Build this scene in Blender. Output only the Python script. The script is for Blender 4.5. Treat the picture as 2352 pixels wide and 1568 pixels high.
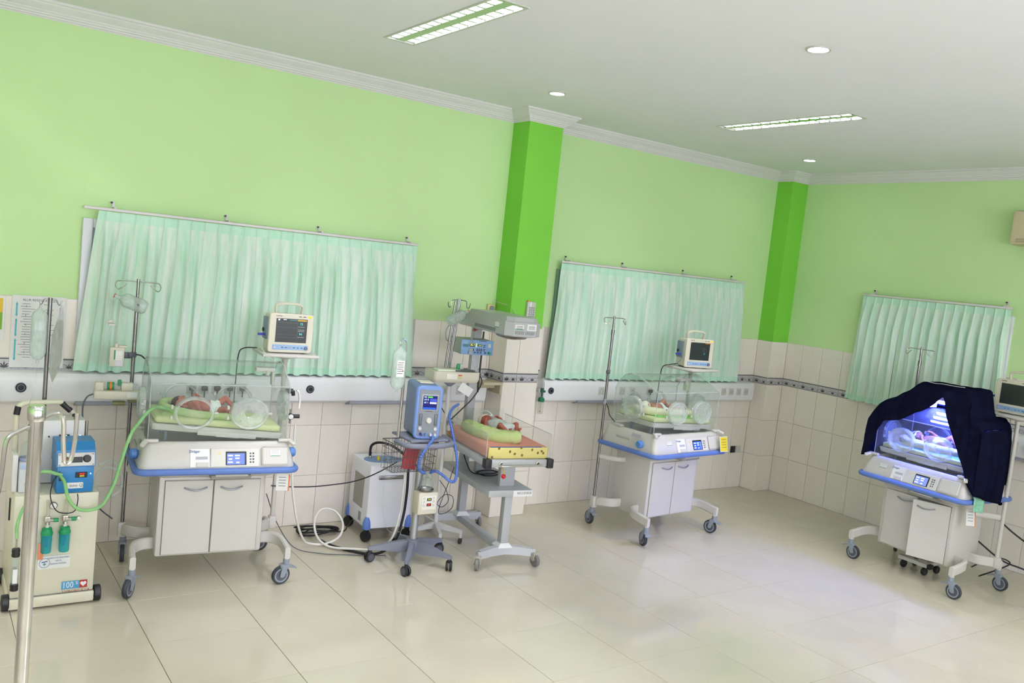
import bpy, bmesh, math, random
from mathutils import Vector, Matrix, noise

random.seed(7)
SC = bpy.context.scene
COL = SC.collection
for o in list(bpy.data.objects):
    bpy.data.objects.remove(o)

# ------------------------------------------------------------------ camera, world, exposure
cam_d = bpy.data.cameras.new('camera')
cam_d.sensor_width = 36.0
cam_d.lens = 1984.24 / 2352 * 36.0
cam_d.clip_start = 0.05
cam = bpy.data.objects.new('camera', cam_d)
COL.objects.link(cam)
_yaw, _pit, _rol = 0.6118, -0.0844, 0.1047
_w = Vector((math.sin(_yaw) * math.cos(_pit), math.cos(_yaw) * math.cos(_pit), math.sin(_pit)))
_r0 = Vector((math.cos(_yaw), -math.sin(_yaw), 0))
_u0 = _r0.cross(_w)
_r = _r0 * math.cos(_rol) + _u0 * math.sin(_rol)
_u = _u0 * math.cos(_rol) - _r0 * math.sin(_rol)
M = Matrix((( _r.x, _u.x, -_w.x, -1.1178), (_r.y, _u.y, -_w.y, -4.6359), (_r.z, _u.z, -_w.z, 2.1858), (0, 0, 0, 1)))
cam.matrix_world = M
SC.camera = cam

world = bpy.data.worlds.new('world')
SC.world = world
world.use_nodes = True
_bg = world.node_tree.nodes['Background']
_bg.inputs[0].default_value = (0.8, 0.88, 1.0, 1)
_bg.inputs[1].default_value = 0.6

SC.view_settings.view_transform = 'Standard'
SC.view_settings.look = 'None'
SC.view_settings.gamma = 1
SC.view_settings.use_curve_mapping = False
SC.view_settings.exposure = 0.02
TUBE_W = 270.0       # emission of the fluorescent tubes
DOWN_W = 60.0        # emission of the downlight lenses
DAY_W = 10.0          # daylight on the frosted windows of the front wall
SC.cycles.max_bounces = 7
SC.cycles.diffuse_bounces = 4
SC.cycles.glossy_bounces = 3
SC.cycles.transmission_bounces = 2
SC.cycles.transparent_max_bounces = 14
SC.cycles.caustics_reflective = False
SC.cycles.caustics_refractive = False

# ------------------------------------------------------------------ helpers
def lin(c):
    return tuple((x / 12.92 if x <= 0.04045 else ((x + 0.055) / 1.055) ** 2.4) for x in c)

def rgb(r, g, b):
    return lin((r / 255, g / 255, b / 255))

MATS = {}
def mat(name, col, rough=0.5, metal=0.0, var=0.06, scale=8.0, bump=0.0, bscale=60.0, coat=0.0, emit=0.0, ecol=None,
        objvar=0.0, stretch=None, col2=None, spec=0.5, alpha=1.0, sheen=0.0):
    if name in MATS:
        return MATS[name]
    m = bpy.data.materials.new(name)
    m.use_nodes = True
    nt = m.node_tree
    N = nt.nodes
    L = nt.links
    b = N['Principled BSDF']
    tc = N.new('ShaderNodeTexCoord')
    mp = N.new('ShaderNodeMapping')
    if stretch:
        mp.inputs['Scale'].default_value = stretch
    L.new(tc.outputs['Object'], mp.inputs['Vector'])
    no = N.new('ShaderNodeTexNoise')
    no.inputs['Scale'].default_value = scale
    no.inputs['Detail'].default_value = 4
    L.new(mp.outputs['Vector'], no.inputs['Vector'])
    rp = N.new('ShaderNodeValToRGB')
    rp.color_ramp.elements[0].position = 0.3
    rp.color_ramp.elements[1].position = 0.7
    c2 = col2 if col2 else tuple(min(1, x * (1 + var)) for x in col)
    c1 = col if col2 else tuple(x * (1 - var) for x in col)
    rp.color_ramp.elements[0].color = (*c1, 1)
    rp.color_ramp.elements[1].color = (*c2, 1)
    L.new(no.outputs['Fac'], rp.inputs['Fac'])
    out = rp.outputs['Color']
    if objvar:
        oi = N.new('ShaderNodeObjectInfo')
        mr = N.new('ShaderNodeMapRange')
        mr.inputs['To Min'].default_value = 1 - objvar
        mr.inputs['To Max'].default_value = 1 + objvar
        L.new(oi.outputs['Random'], mr.inputs['Value'])
        hs = N.new('ShaderNodeHueSaturation')
        L.new(mr.outputs['Result'], hs.inputs['Value'])
        L.new(out, hs.inputs['Color'])
        out = hs.outputs['Color']
    L.new(out, b.inputs['Base Color'])
    b.inputs['Roughness'].default_value = rough
    b.inputs['Metallic'].default_value = metal
    b.inputs['Specular IOR Level'].default_value = spec
    b.inputs['Coat Weight'].default_value = coat
    b.inputs['Alpha'].default_value = alpha
    if sheen:
        b.inputs['Sheen Weight'].default_value = sheen
    if emit:
        b.inputs['Emission Color'].default_value = (*(ecol or col), 1)
        b.inputs['Emission Strength'].default_value = emit
    if bump:
        bn = N.new('ShaderNodeTexNoise')
        bn.inputs['Scale'].default_value = bscale
        bn.inputs['Detail'].default_value = 3
        L.new(mp.outputs['Vector'], bn.inputs['Vector'])
        bp = N.new('ShaderNodeBump')
        bp.inputs['Strength'].default_value = bump
        bp.inputs['Distance'].default_value = 0.002
        L.new(bn.outputs['Fac'], bp.inputs['Height'])
        L.new(bp.outputs['Normal'], b.inputs['Normal'])
    MATS[name] = m
    return m

def clear_mat(name, tint=(0.93, 0.96, 0.95), haze=0.04, hcol=(0.8, 0.85, 0.83), ior=1.45, rough=0.03, base_refl=0.02):
    """thin clear plastic: straight-through light with a tint, Fresnel gloss and a little milky haze"""
    if name in MATS:
        return MATS[name]
    m = bpy.data.materials.new(name)
    m.use_nodes = True
    nt = m.node_tree
    N = nt.nodes
    L = nt.links
    N.clear()
    out = N.new('ShaderNodeOutputMaterial')
    tr = N.new('ShaderNodeBsdfTransparent')
    tr.inputs[0].default_value = (*tint, 1)
    gl = N.new('ShaderNodeBsdfGlossy')
    gl.inputs['Roughness'].default_value = rough
    df = N.new('ShaderNodeBsdfDiffuse')
    no = N.new('ShaderNodeTexNoise')
    no.inputs['Scale'].default_value = 6
    rp = N.new('ShaderNodeMapRange')
    rp.inputs['To Min'].default_value = haze * 0.6
    rp.inputs['To Max'].default_value = haze * 1.4
    L.new(no.outputs['Fac'], rp.inputs['Value'])
    df.inputs[0].default_value = (*hcol, 1)
    m1 = N.new('ShaderNodeMixShader')
    L.new(rp.outputs['Result'], m1.inputs[0])
    L.new(tr.outputs[0], m1.inputs[1])
    L.new(df.outputs[0], m1.inputs[2])
    lw = N.new('ShaderNodeLayerWeight')
    lw.inputs['Blend'].default_value = 0.5
    pw = N.new('ShaderNodeMath')
    pw.operation = 'POWER'
    pw.inputs[1].default_value = 4.0
    L.new(lw.outputs['Facing'], pw.inputs[0])
    fr = N.new('ShaderNodeMath')
    fr.operation = 'MULTIPLY_ADD'
    fr.inputs[1].default_value = 0.55
    fr.inputs[2].default_value = base_refl
    L.new(pw.outputs[0], fr.inputs[0])
    m2 = N.new('ShaderNodeMixShader')
    L.new(fr.outputs[0], m2.inputs[0])
    L.new(m1.outputs[0], m2.inputs[1])
    L.new(gl.outputs[0], m2.inputs[2])
    L.new(m2.outputs[0], out.inputs[0])
    MATS[name] = m
    return m

def cloth_mat(name, col, col2, trans=0.35, scale=(30, 30, 3), see=0.0, nscale=1.0, rough=0.9):
    """woven cloth: diffuse + translucent, streaked procedural colour"""
    if name in MATS:
        return MATS[name]
    m = bpy.data.materials.new(name)
    m.use_nodes = True
    nt = m.node_tree
    N = nt.nodes
    L = nt.links
    N.clear()
    out = N.new('ShaderNodeOutputMaterial')
    tc = N.new('ShaderNodeTexCoord')
    mp = N.new('ShaderNodeMapping')
    mp.inputs['Scale'].default_value = scale
    L.new(tc.outputs['Object'], mp.inputs['Vector'])
    no = N.new('ShaderNodeTexNoise')
    no.inputs['Scale'].default_value = nscale
    no.inputs['Detail'].default_value = 5
    no.inputs['Roughness'].default_value = 0.65
    L.new(mp.outputs['Vector'], no.inputs['Vector'])
    rp = N.new('ShaderNodeValToRGB')
    rp.color_ramp.elements[0].position = 0.35
    rp.color_ramp.elements[1].position = 0.68
    rp.color_ramp.elements[0].color = (*col, 1)
    rp.color_ramp.elements[1].color = (*col2, 1)
    L.new(no.outputs['Fac'], rp.inputs['Fac'])
    d = N.new('ShaderNodeBsdfDiffuse')
    t = N.new('ShaderNodeBsdfTranslucent')
    L.new(rp.outputs['Color'], d.inputs[0])
    L.new(rp.outputs['Color'], t.inputs[0])
    m1 = N.new('ShaderNodeMixShader')
    m1.inputs[0].default_value = trans
    L.new(d.outputs[0], m1.inputs[1])
    L.new(t.outputs[0], m1.inputs[2])
    last = m1
    if see:
        tr = N.new('ShaderNodeBsdfTransparent')
        m2 = N.new('ShaderNodeMixShader')
        m2.inputs[0].default_value = see
        L.new(m1.outputs[0], m2.inputs[1])
        L.new(tr.outputs[0], m2.inputs[2])
        last = m2
    L.new(last.outputs[0], out.inputs[0])
    MATS[name] = m
    return m

def emat(name, col, strength):
    if name in MATS:
        return MATS[name]
    m = bpy.data.materials.new(name)
    m.use_nodes = True
    N = m.node_tree.nodes
    N.clear()
    out = N.new('ShaderNodeOutputMaterial')
    e = N.new('ShaderNodeEmission')
    e.inputs[0].default_value = (*col, 1)
    e.inputs[1].default_value = strength
    m.node_tree.links.new(e.outputs[0], out.inputs[0])
    MATS[name] = m
    return m

def smooth_path(pts, sub=6, closed=False):
    P = [Vector(p) for p in pts]
    n = len(P)
    if n < 3:
        return P
    out = []
    rng = n if closed else n - 1
    for i in range(rng):
        p1, p2 = P[i % n], P[(i + 1) % n]
        p0 = P[(i - 1) % n] if (closed or i > 0) else p1 * 2 - p2
        p3 = P[(i + 2) % n] if (closed or i + 2 < n) else p2 * 2 - p1
        for k in range(sub):
            t = k / sub
            out.append(0.5 * ((2 * p1) + (p2 - p0) * t + (2 * p0 - 5 * p1 + 4 * p2 - p3) * t * t + (3 * p1 - p0 - 3 * p2 + p3) * t ** 3))
    if not closed:
        out.append(P[-1])
    return out

class B:
    """collects shapes into ONE mesh; done() links it as one object"""
    def __init__(self):
        self.bm = bmesh.new()
        self.m = 0
    def _fin(self, verts, Mx=None):
        if Mx is not None:
            bmesh.ops.transform(self.bm, matrix=Mx, verts=verts)
        fs = set()
        for v in verts:
            for f in v.link_faces:
                fs.add(f)
        for f in fs:
            f.material_index = self.m
        return self
    def slot(self, i):
        self.m = i
        return self
    def box(self, c, s, rot=None, bev=0.0, seg=2):
        r = bmesh.ops.create_cube(self.bm, size=1.0)
        vs = r['verts']
        bmesh.ops.scale(self.bm, vec=Vector(s), verts=vs)
        if bev > 0:
            es = list({e for v in vs for e in v.link_edges})
            rr = bmesh.ops.bevel(self.bm, geom=es, offset=bev, segments=seg, profile=0.5, affect='EDGES')
            vs = list({v for f in rr['faces'] for v in f.verts} | {v for v in vs if v.is_valid})
            ext = set(vs)
            for v in list(ext):
                for e in v.link_edges:
                    ext.add(e.other_vert(v))
            vs = list(ext)
        Mx = Matrix.Translation(Vector(c))
        if rot is not None:
            Mx = Mx @ (rot if isinstance(rot, Matrix) else Matrix.Rotation(rot, 4, 'Z'))
        return self._fin(vs, Mx)
    def cyl(self, p0, p1, r, r2=None, n=16, caps=True):
        p0, p1 = Vector(p0), Vector(p1)
        d = p1 - p0
        q = bmesh.ops.create_cone(self.bm, cap_ends=caps, cap_tris=False, segments=n, radius1=r, radius2=r if r2 is None else r2, depth=d.length)
        Mx = Matrix.Translation((p0 + p1) / 2) @ d.to_track_quat('Z', 'Y').to_matrix().to_4x4()
        return self._fin(q['verts'], Mx)
    def ell(self, c, rad, rot=None, u=16, v=10):
        q = bmesh.ops.create_uvsphere(self.bm, u_segments=u, v_segments=v, radius=1.0)
        Mx = Matrix.Translation(Vector(c))
        if rot is not None:
            Mx = Mx @ rot
        Mx = Mx @ Matrix.Diagonal((*rad, 1)) if not isinstance(rad, (int, float)) else Mx @ Matrix.Scale(rad, 4)
        return self._fin(q['verts'], Mx)
    def tube(self, pts, r, n=8, sub=6, closed=False, smooth=True, caps=True, flat=None):
        P = smooth_path(pts, sub, closed) if smooth else [Vector(p) for p in pts]
        m = len(P)
        rings = []
        prev = None
        for i in range(m):
            if closed:
                t = (P[(i + 1) % m] - P[i - 1])
            else:
                t = P[min(i + 1, m - 1)] - P[max(i - 1, 0)]
            if t.length < 1e-9:
                t = Vector((0, 0, 1))
            t.normalize()
            if prev is None:
                a = Vector((0, 0, 1)) if abs(t.z) < 0.9 else Vector((1, 0, 0))
                nrm = (a - t * a.dot(t)).normalized()
            else:
                nrm = (prev - t * prev.dot(t))
                if nrm.length < 1e-6:
                    nrm = t.orthogonal()
                nrm.normalize()
            prev = nrm
            bn = t.cross(nrm)
            rr = r(i / max(1, m - 1)) if callable(r) else r
            ra, rb = (rr, rr) if flat is None else flat
            rings.append([self.bm.verts.new(P[i] + nrm * (ra * math.cos(2 * math.pi * k / n)) + bn * (rb * math.sin(2 * math.pi * k / n))) for k in range(n)])
        lim = m if closed else m - 1
        for i in range(lim):
            a, b2 = rings[i], rings[(i + 1) % m]
            for k in range(n):
                f = self.bm.faces.new((a[k], a[(k + 1) % n], b2[(k + 1) % n], b2[k]))
                f.material_index = self.m
        if caps and not closed:
            for rg, fl in ((rings[0], True), (rings[-1], False)):
                f = self.bm.faces.new(rg[::-1] if fl else rg)
                f.material_index = self.m
        return self
    def bar(self, pts, w, h, sub=6, bev=.25):
        """flat upright bar (width w, height h) swept along a path"""
        P = smooth_path(pts, sub)
        m = len(P)
        loops = []
        c = min(w, h) * bev
        sec = [(-w / 2 + c, -h / 2), (w / 2 - c, -h / 2), (w / 2, -h / 2 + c), (w / 2, h / 2 - c), (w / 2 - c, h / 2), (-w / 2 + c, h / 2), (-w / 2, h / 2 - c), (-w / 2, -h / 2 + c)]
        for i in range(m):
            t = P[min(i + 1, m - 1)] - P[max(i - 1, 0)]
            t.z = 0
            t.normalize()
            s = Vector((-t.y, t.x, 0))
            loops.append([P[i] + s * a + Vector((0, 0, b)) for a, b in sec])
        return self.loft(loops)
    def lathe(self, prof, c=(0, 0, 0), rot=None, n=20, sx=1.0, sy=1.0):
        rings = []
        for (r, z) in prof:
            if r < 1e-6:
                rings.append([self.bm.verts.new((0, 0, z))])
            else:
                rings.append([self.bm.verts.new((r * sx * math.cos(2 * math.pi * k / n), r * sy * math.sin(2 * math.pi * k / n), z)) for k in range(n)])
        for a, b2 in zip(rings[:-1], rings[1:]):
            for k in range(n):
                k2 = (k + 1) % n
                if len(a) == 1 and len(b2) == 1:
                    continue
                if len(a) == 1:
                    f = self.bm.faces.new((a[0], b2[k2], b2[k]))
                elif len(b2) == 1:
                    f = self.bm.faces.new((a[k], a[k2], b2[0]))
                else:
                    f = self.bm.faces.new((a[k], a[k2], b2[k2], b2[k]))
                f.material_index = self.m
        vs = [v for rg in rings for v in rg]
        Mx = Matrix.Translation(Vector(c))
        if rot is not None:
            Mx = Mx @ rot
        bmesh.ops.transform(self.bm, matrix=Mx, verts=vs)
        return self
    def prism(self, poly, h0, h1, Mx=None, cap=True):
        """polygon (x, y) extruded along local z from h0 to h1"""
        a = [self.bm.verts.new((x, y, h0)) for x, y in poly]
        b2 = [self.bm.verts.new((x, y, h1)) for x, y in poly]
        n = len(poly)
        fs = []
        if cap:
            fs.append(self.bm.faces.new(a[::-1]))
            fs.append(self.bm.faces.new(b2))
        for k in range(n):
            fs.append(self.bm.faces.new((a[k], a[(k + 1) % n], b2[(k + 1) % n], b2[k])))
        for f in fs:
            f.material_index = self.m
        if Mx is not None:
            bmesh.ops.transform(self.bm, matrix=Mx, verts=a + b2)
        return self
    def loft(self, loops, cap=True, closed=True):
        rings = [[self.bm.verts.new(p) for p in lp] for lp in loops]
        n = len(rings[0])
        for a, b2 in zip(rings[:-1], rings[1:]):
            for k in range(n if closed else n - 1):
                f = self.bm.faces.new((a[k], a[(k + 1) % n], b2[(k + 1) % n], b2[k]))
                f.material_index = self.m
        if cap:
            for rg in (rings[0][::-1], rings[-1]):
                f = self.bm.faces.new(rg)
                f.material_index = self.m
        return self
    def quad(self, *pts):
        f = self.bm.faces.new([self.bm.verts.new(p) for p in pts])
        f.material_index = self.m
        return self
    def grid(self, fn, nu, nv):
        V = [[self.bm.verts.new(fn(i / nu, j / nv)) for j in range(nv + 1)] for i in range(nu + 1)]
        for i in range(nu):
            for j in range(nv):
                f = self.bm.faces.new((V[i][j], V[i + 1][j], V[i + 1][j + 1], V[i][j + 1]))
                f.material_index = self.m
        return self
    def mesh(self, name, mats, smooth=35, norm=True):
        if norm:
            bmesh.ops.recalc_face_normals(self.bm, faces=self.bm.faces)
        me = bpy.data.meshes.new(name)
        self.bm.to_mesh(me)
        self.bm.free()
        for x in (mats if isinstance(mats, (list, tuple)) else [mats]):
            me.materials.append(x)
        if smooth:
            for p in me.polygons:
                p.use_smooth = True
            me.set_sharp_from_angle(angle=math.radians(smooth))
        return me
    def done(self, name, mats, parent=None, smooth=35, norm=True, loc=None, rot=None, **props):
        o = bpy.data.objects.new(name, self.mesh(name, mats, smooth, norm))
        COL.objects.link(o)
        if parent is not None:
            o.parent = parent
        if loc is not None:
            o.location = loc
        if rot is not None:
            o.rotation_euler = rot
        for k, v in props.items():
            o[k] = v
        return o

def thing(name, label, cat, loc=(0, 0, 0), rz=0.0, group=None):
    o = bpy.data.objects.new(name, None)
    o.empty_display_size = 0.1
    COL.objects.link(o)
    o.location = loc
    o.rotation_euler = (0, 0, rz)
    o['label'] = label
    o['category'] = cat
    if group:
        o['group'] = group
    return o

def tag(o, label, cat, group=None):
    o['label'] = label
    o['category'] = cat
    if group:
        o['group'] = group
    return o

def text(name, s, size, m, parent, loc, rot=(math.pi / 2, 0, 0), ax='CENTER', ext=0.0003, sx=1.0):
    c = bpy.data.curves.new(name, 'FONT')
    c.body = s
    c.size = size
    c.align_x = ax
    c.align_y = 'CENTER'
    c.extrude = ext
    c.resolution_u = 2
    c.materials.append(m)
    tmp = bpy.data.objects.new(name, c)
    me = bpy.data.meshes.new_from_object(tmp)
    bpy.data.objects.remove(tmp)
    bpy.data.curves.remove(c)
    o = bpy.data.objects.new(name, me)
    COL.objects.link(o)
    o.parent = parent
    o.location = loc
    o.rotation_euler = rot
    o.scale = (sx, 1, 1)
    return o

RX = lambda a: Matrix.Rotation(a, 4, 'X')
RY = lambda a: Matrix.Rotation(a, 4, 'Y')
RZ = lambda a: Matrix.Rotation(a, 4, 'Z')
T = lambda x, y, z: Matrix.Translation((x, y, z))
D = math.radians
def rrect(w, h, r, n=5, cx=0, cy=0):
    """rounded rectangle polygon, counter-clockwise"""
    out = []
    for (sx, sy, a0) in ((1, 1, 0), (-1, 1, 90), (-1, -1, 180), (1, -1, 270)):
        for k in range(n + 1):
            a = D(a0 + 90 * k / n)
            out.append((cx + sx * (w / 2 - r) + r * math.cos(a), cy + sy * (h / 2 - r) + r * math.sin(a)))
    return out

# ------------------------------------------------------------------ shared materials
WHITE = mat('white_plastic', rgb(203, 200, 192), 0.38, var=0.02, scale=5)
WHITE2 = mat('white_painted_metal', rgb(206, 205, 201), 0.32, var=0.03, scale=6)
IVORY = mat('ivory_plastic', rgb(208, 203, 184), 0.42, var=0.03, scale=6)
BLUEB = mat('blue_bumper_rubber', rgb(92, 122, 190), 0.5, var=0.05, scale=9)
BLUEK = mat('blue_knob_plastic', rgb(84, 132, 200), 0.4, var=0.05, scale=15)
CHROME = mat('chrome', (0.62, 0.62, 0.61), 0.14, 1.0, var=0.08, scale=20)
STEEL = mat('brushed_steel', (0.27, 0.265, 0.26), 0.26, 1.0, var=0.1, scale=30)
BLACK = mat('black_plastic', rgb(26, 26, 28), 0.45, var=0.1, scale=12)
CABLE = mat('black_cable_rubber', rgb(20, 20, 22), 0.55, var=0.1, scale=12)
GREYC = mat('grey_caster_plastic', rgb(138, 146, 156), 0.45, var=0.06, scale=12)
GREYD = mat('dark_grey_plastic', rgb(84, 88, 96), 0.45, var=0.06, scale=12)
TYRE = mat('tyre_rubber', rgb(52, 56, 62), 0.6, var=0.1, scale=20)
SEAM = mat('seam_dark', rgb(120, 118, 110), 0.7, var=0.1)
PAPER = mat('paper', rgb(226, 226, 222), 0.7, var=0.02, scale=30)
INK = mat('ink', rgb(50, 52, 58), 0.7, var=0.05)
INKB = mat('ink_blue', rgb(52, 78, 150), 0.7, var=0.05)
GREENT = mat('green_print', rgb(44, 140, 90), 0.6, var=0.05)
CLEAR = clear_mat('clear_acrylic', tint=(0.965, 0.98, 0.972), haze=0.025)
CLEAR2 = clear_mat('clear_tubing', tint=(0.88, 0.92, 0.9), haze=0.12)
MILKY = clear_mat('milky_plastic', tint=(0.86, 0.9, 0.88), haze=0.3, hcol=(0.84, 0.88, 0.86))
# ================================================================== THE ROOM
YB, XR, XL, YF, ZC = 1.693, 6.92, -3.6, -7.0, 3.53      # back wall, right wall, left wall, front wall, ceiling
TILE_T = 0.007
WALLP = mat('wall_paint_light_green', rgb(197, 230, 165), 0.75, var=0.015, scale=1.2, bump=0.15, bscale=90)
PILLP = mat('pillar_paint_bright_green', rgb(126, 208, 68), 0.7, var=0.02, scale=2, bump=0.15, bscale=90)
CEILP = mat('ceiling_paint_white', rgb(231, 233, 234), 0.85, var=0.012, scale=1.5, bump=0.1, bscale=80)
CORNP = mat('cornice_gypsum', rgb(222, 222, 220), 0.7, var=0.02, scale=3)
GROUT = mat('grout_grey', rgb(200, 192, 180), 0.9, var=0.06, scale=30)
FGROUT = mat('floor_grout', rgb(128, 120, 104), 0.9, var=0.08, scale=30)
WTILE = mat('wall_tile_cream', rgb(236, 229, 217), 0.22, var=0.025, scale=14, objvar=0.018, stretch=(1, 1, 0.35), spec=0.45)
FTILE = mat('floor_tile_beige', rgb(200, 193, 172), 0.07, var=0.03, scale=3.2, objvar=0.012, spec=0.55)
BORDG = mat('border_tile_grey', rgb(190, 188, 190), 0.3, var=0.06, scale=60)
BORDK = mat('border_print_charcoal', rgb(62, 60, 62), 0.4, var=0.1, scale=60)

def S(o):
    o['kind'] = 'structure'
    return o

# floor: slab plus every tile
floor = S(B().box(((XL + XR) / 2, (YF + YB) / 2, -0.055), (XR - XL, YB - YF, 0.1)).done('floor', FGROUT))
ftile_cache = {}
def floor_tile(x0, x1, y0, y1):
    k = (round(x1 - x0, 3), round(y1 - y0, 3))
    if k not in ftile_cache:
        ftile_cache[k] = B().box((0, 0, -0.004), (k[0], k[1], 0.008), bev=0.0012, seg=1).mesh('tile', FTILE, smooth=0)
    o = bpy.data.objects.new('tile', ftile_cache[k])
    COL.objects.link(o)
    o.location = ((x0 + x1) / 2, (y0 + y1) / 2, 0)
    o.parent = floor
g = 0.0014
for i in range(-6, 12):
    for j in range(-12, 3):
        x0, x1 = max(XL, i * .6) + g, min(XR, i * .6 + .6) - g
        y0, y1 = max(YF, j * .6) + g, min(YB, j * .6 + .6) - g
        if x1 - x0 > .02 and y1 - y0 > .02:
            floor_tile(x0, x1, y0, y1)

# walls: painted above 1.68 m, grout bed behind the tiles below
def wall(name, lo, hi, paint=WALLP):
    b = B()
    b.slot(0).box(((lo[0] + hi[0]) / 2, (lo[1] + hi[1]) / 2, (1.68 + 3.6) / 2), (hi[0] - lo[0], hi[1] - lo[1], 3.6 - 1.68))
    b.slot(1).box(((lo[0] + hi[0]) / 2, (lo[1] + hi[1]) / 2, (1.68 - .02) / 2), (hi[0] - lo[0], hi[1] - lo[1], 1.70))
    return S(b.done(name, [paint, GROUT], smooth=0))
wall_back = wall('wall_back', (XL - .15, YB + TILE_T), (XR + .15, YB + .16))
wall_right = wall('wall_right', (XR + TILE_T, YF - .15), (XR + .16, YB + .007))
wall_left = wall('wall_left', (XL - .15, YF - .15), (XL, YB + .007))
wall_front = wall('wall_front', (XL, YF - .15), (XR + .007, YF))
PX0, PX1, PY = 3.10, 3.47, 1.45
QX, QY = 6.66, 1.49
t_ = TILE_T
pillar_a = wall('pillar_1', (PX0 + t_, PY + t_), (PX1 - t_, YB + .007), PILLP)
pillar_b = wall('pillar_2', (QX + t_, QY + t_), (XR + .007, YB + .007), PILLP)

wt_cache = {}
def wt_mesh(w, h):
    k = (round(w, 3), round(h, 3))
    if k not in wt_cache:
        wt_cache[k] = B().box((0, -TILE_T / 2, 0), (k[0], TILE_T, k[1]), bev=0.0012, seg=1).mesh('tile', WTILE, smooth=0)
    return wt_cache[k]
def leaf(b, cx, cz, ang, ln, wd, y):
    p = []
    for t, s in ((0, 0), (.3, .8), (.6, 1), (.85, .5), (1, 0), (.85, -.5), (.6, -1), (.3, -.8)):
        u, v = t * ln, s * wd
        p.append((cx + u * math.cos(ang) - v * math.sin(ang), y, cz + u * math.sin(ang) + v * math.cos(ang)))
    b.quad(*p)
def strip(b, pts, w, y):
    for (x0, z0), (x1, z1) in zip(pts[:-1], pts[1:]):
        dx, dz = x1 - x0, z1 - z0
        l = math.hypot(dx, dz) or 1
        nx, nz = -dz / l * w / 2, dx / l * w / 2
        b.quad((x0 - nx, y, z0 - nz), (x1 - nx, y, z1 - nz), (x1 + nx, y, z1 + nz), (x0 + nx, y, z0 + nz))
bt_cache = {}
def border_mesh(w):
    k = round(w, 3)
    if k in bt_cache:
        return bt_cache[k]
    b = B()
    b.slot(0).box((0, -TILE_T / 2, 0), (k, TILE_T, .0795), bev=0.001, seg=1)
    y = -TILE_T - 0.0004
    b.slot(1)
    h = k / 2 - .001
    for z0, z1 in ((.031, .0375), (-.0375, -.034)):
        b.quad((-h, y, z0), (h, y, z0), (h, y, z1), (-h, y, z1))
    b.quad((-h, y, -.026), (h, y, -.026), (h, y, -.0245), (-h, y, -.0245))
    s = k / .25
    for cx in (-.0625 * s, .0625 * s):
        big = 1.0 if cx < 0 else 0.75
        for a, ln in ((90, .042), (55, .036), (125, .036), (25, .03), (155, .03)):
            leaf(b, cx, -.024, D(a), ln * big, .0048 * big, y - .0001)
        pts = [(cx + (t - .5) * .125 * s, -.02 + .022 * abs(math.sin(math.pi * t * 2)) ** .8) for t in [q / 12 for q in range(13)]]
        strip(b, pts, .0028, y - .0002)
    for q in range(6):
        x = -h + (q + .5) * 2 * h / 6
        strip(b, [(x, -.034), (x, -.025)], .0016, y - .0001)
    bt_cache[k] = b.mesh('border_tile', [BORDG, BORDK], smooth=0, norm=False)
    return bt_cache[k]
ROWS = ((0, .4), (.4, .8), (.8, 1.2), (1.28, 1.68))
WINS = {'back': ((-.16, 2.24), (3.72, 6.22)), 'right': ((-.86, .56),)}
def tile_run(parent, org, ex, rz, edges, skip=()):
    """columns of wall tiles along ex from org; edges = joint positions along the run"""
    for a, c in zip(edges[:-1], edges[1:]):
        w = c - a - 2 * g
        if w < .01:
            continue
        m = (a + c) / 2
        for (z0, z1) in ROWS + ((1.2, 1.28),):
            if any(a > s0 - .13 and c < s1 + .13 for s0, s1 in skip) and z1 > 1.25:
                continue
            o = bpy.data.objects.new('border_tile' if z0 == 1.2 else 'tile', border_mesh(w) if z0 == 1.2 else wt_mesh(w, z1 - z0 - 2 * g))
            COL.objects.link(o)
            o.location = (org[0] + ex[0] * m, org[1] + ex[1] * m, (z0 + z1) / 2)
            o.rotation_euler = (0, 0, rz)
            o.parent = parent
def edges(a, b, first, w=.25):
    e = [a]
    x = first
    while x < b - .01:
        if x > a + .01:
            e.append(x)
        x += w
    return e + [b]
tile_run(wall_back, (0, YB + TILE_T, 0), (1, 0), 0, edges(-2.45, PX0, -2.425), WINS['back'])
tile_run(wall_back, (0, YB + TILE_T, 0), (1, 0), 0, edges(PX1, QX, PX1 + .2), WINS['back'])
tile_run(pillar_a, (0, PY + TILE_T, 0), (1, 0), 0, edges(PX0, PX1, PX0 + .14))
tile_run(pillar_a, (PX0 + TILE_T, YB, 0), (0, -1), -math.pi / 2, [0, YB - PY])
tile_run(pillar_a, (PX1 - TILE_T, PY, 0), (0, 1), math.pi / 2, [0, YB - PY])
tile_run(pillar_b, (QX + TILE_T, YB, 0), (0, -1), -math.pi / 2, [0, YB - QY])
tile_run(pillar_b, (0, QY + TILE_T, 0), (1, 0), 0, [QX, XR])
tile_run(wall_right, (XR + TILE_T, 0, 0), (0, -1), -math.pi / 2, edges(-QY, 2.75, -1.28), [(-.56, .86)])

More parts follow.
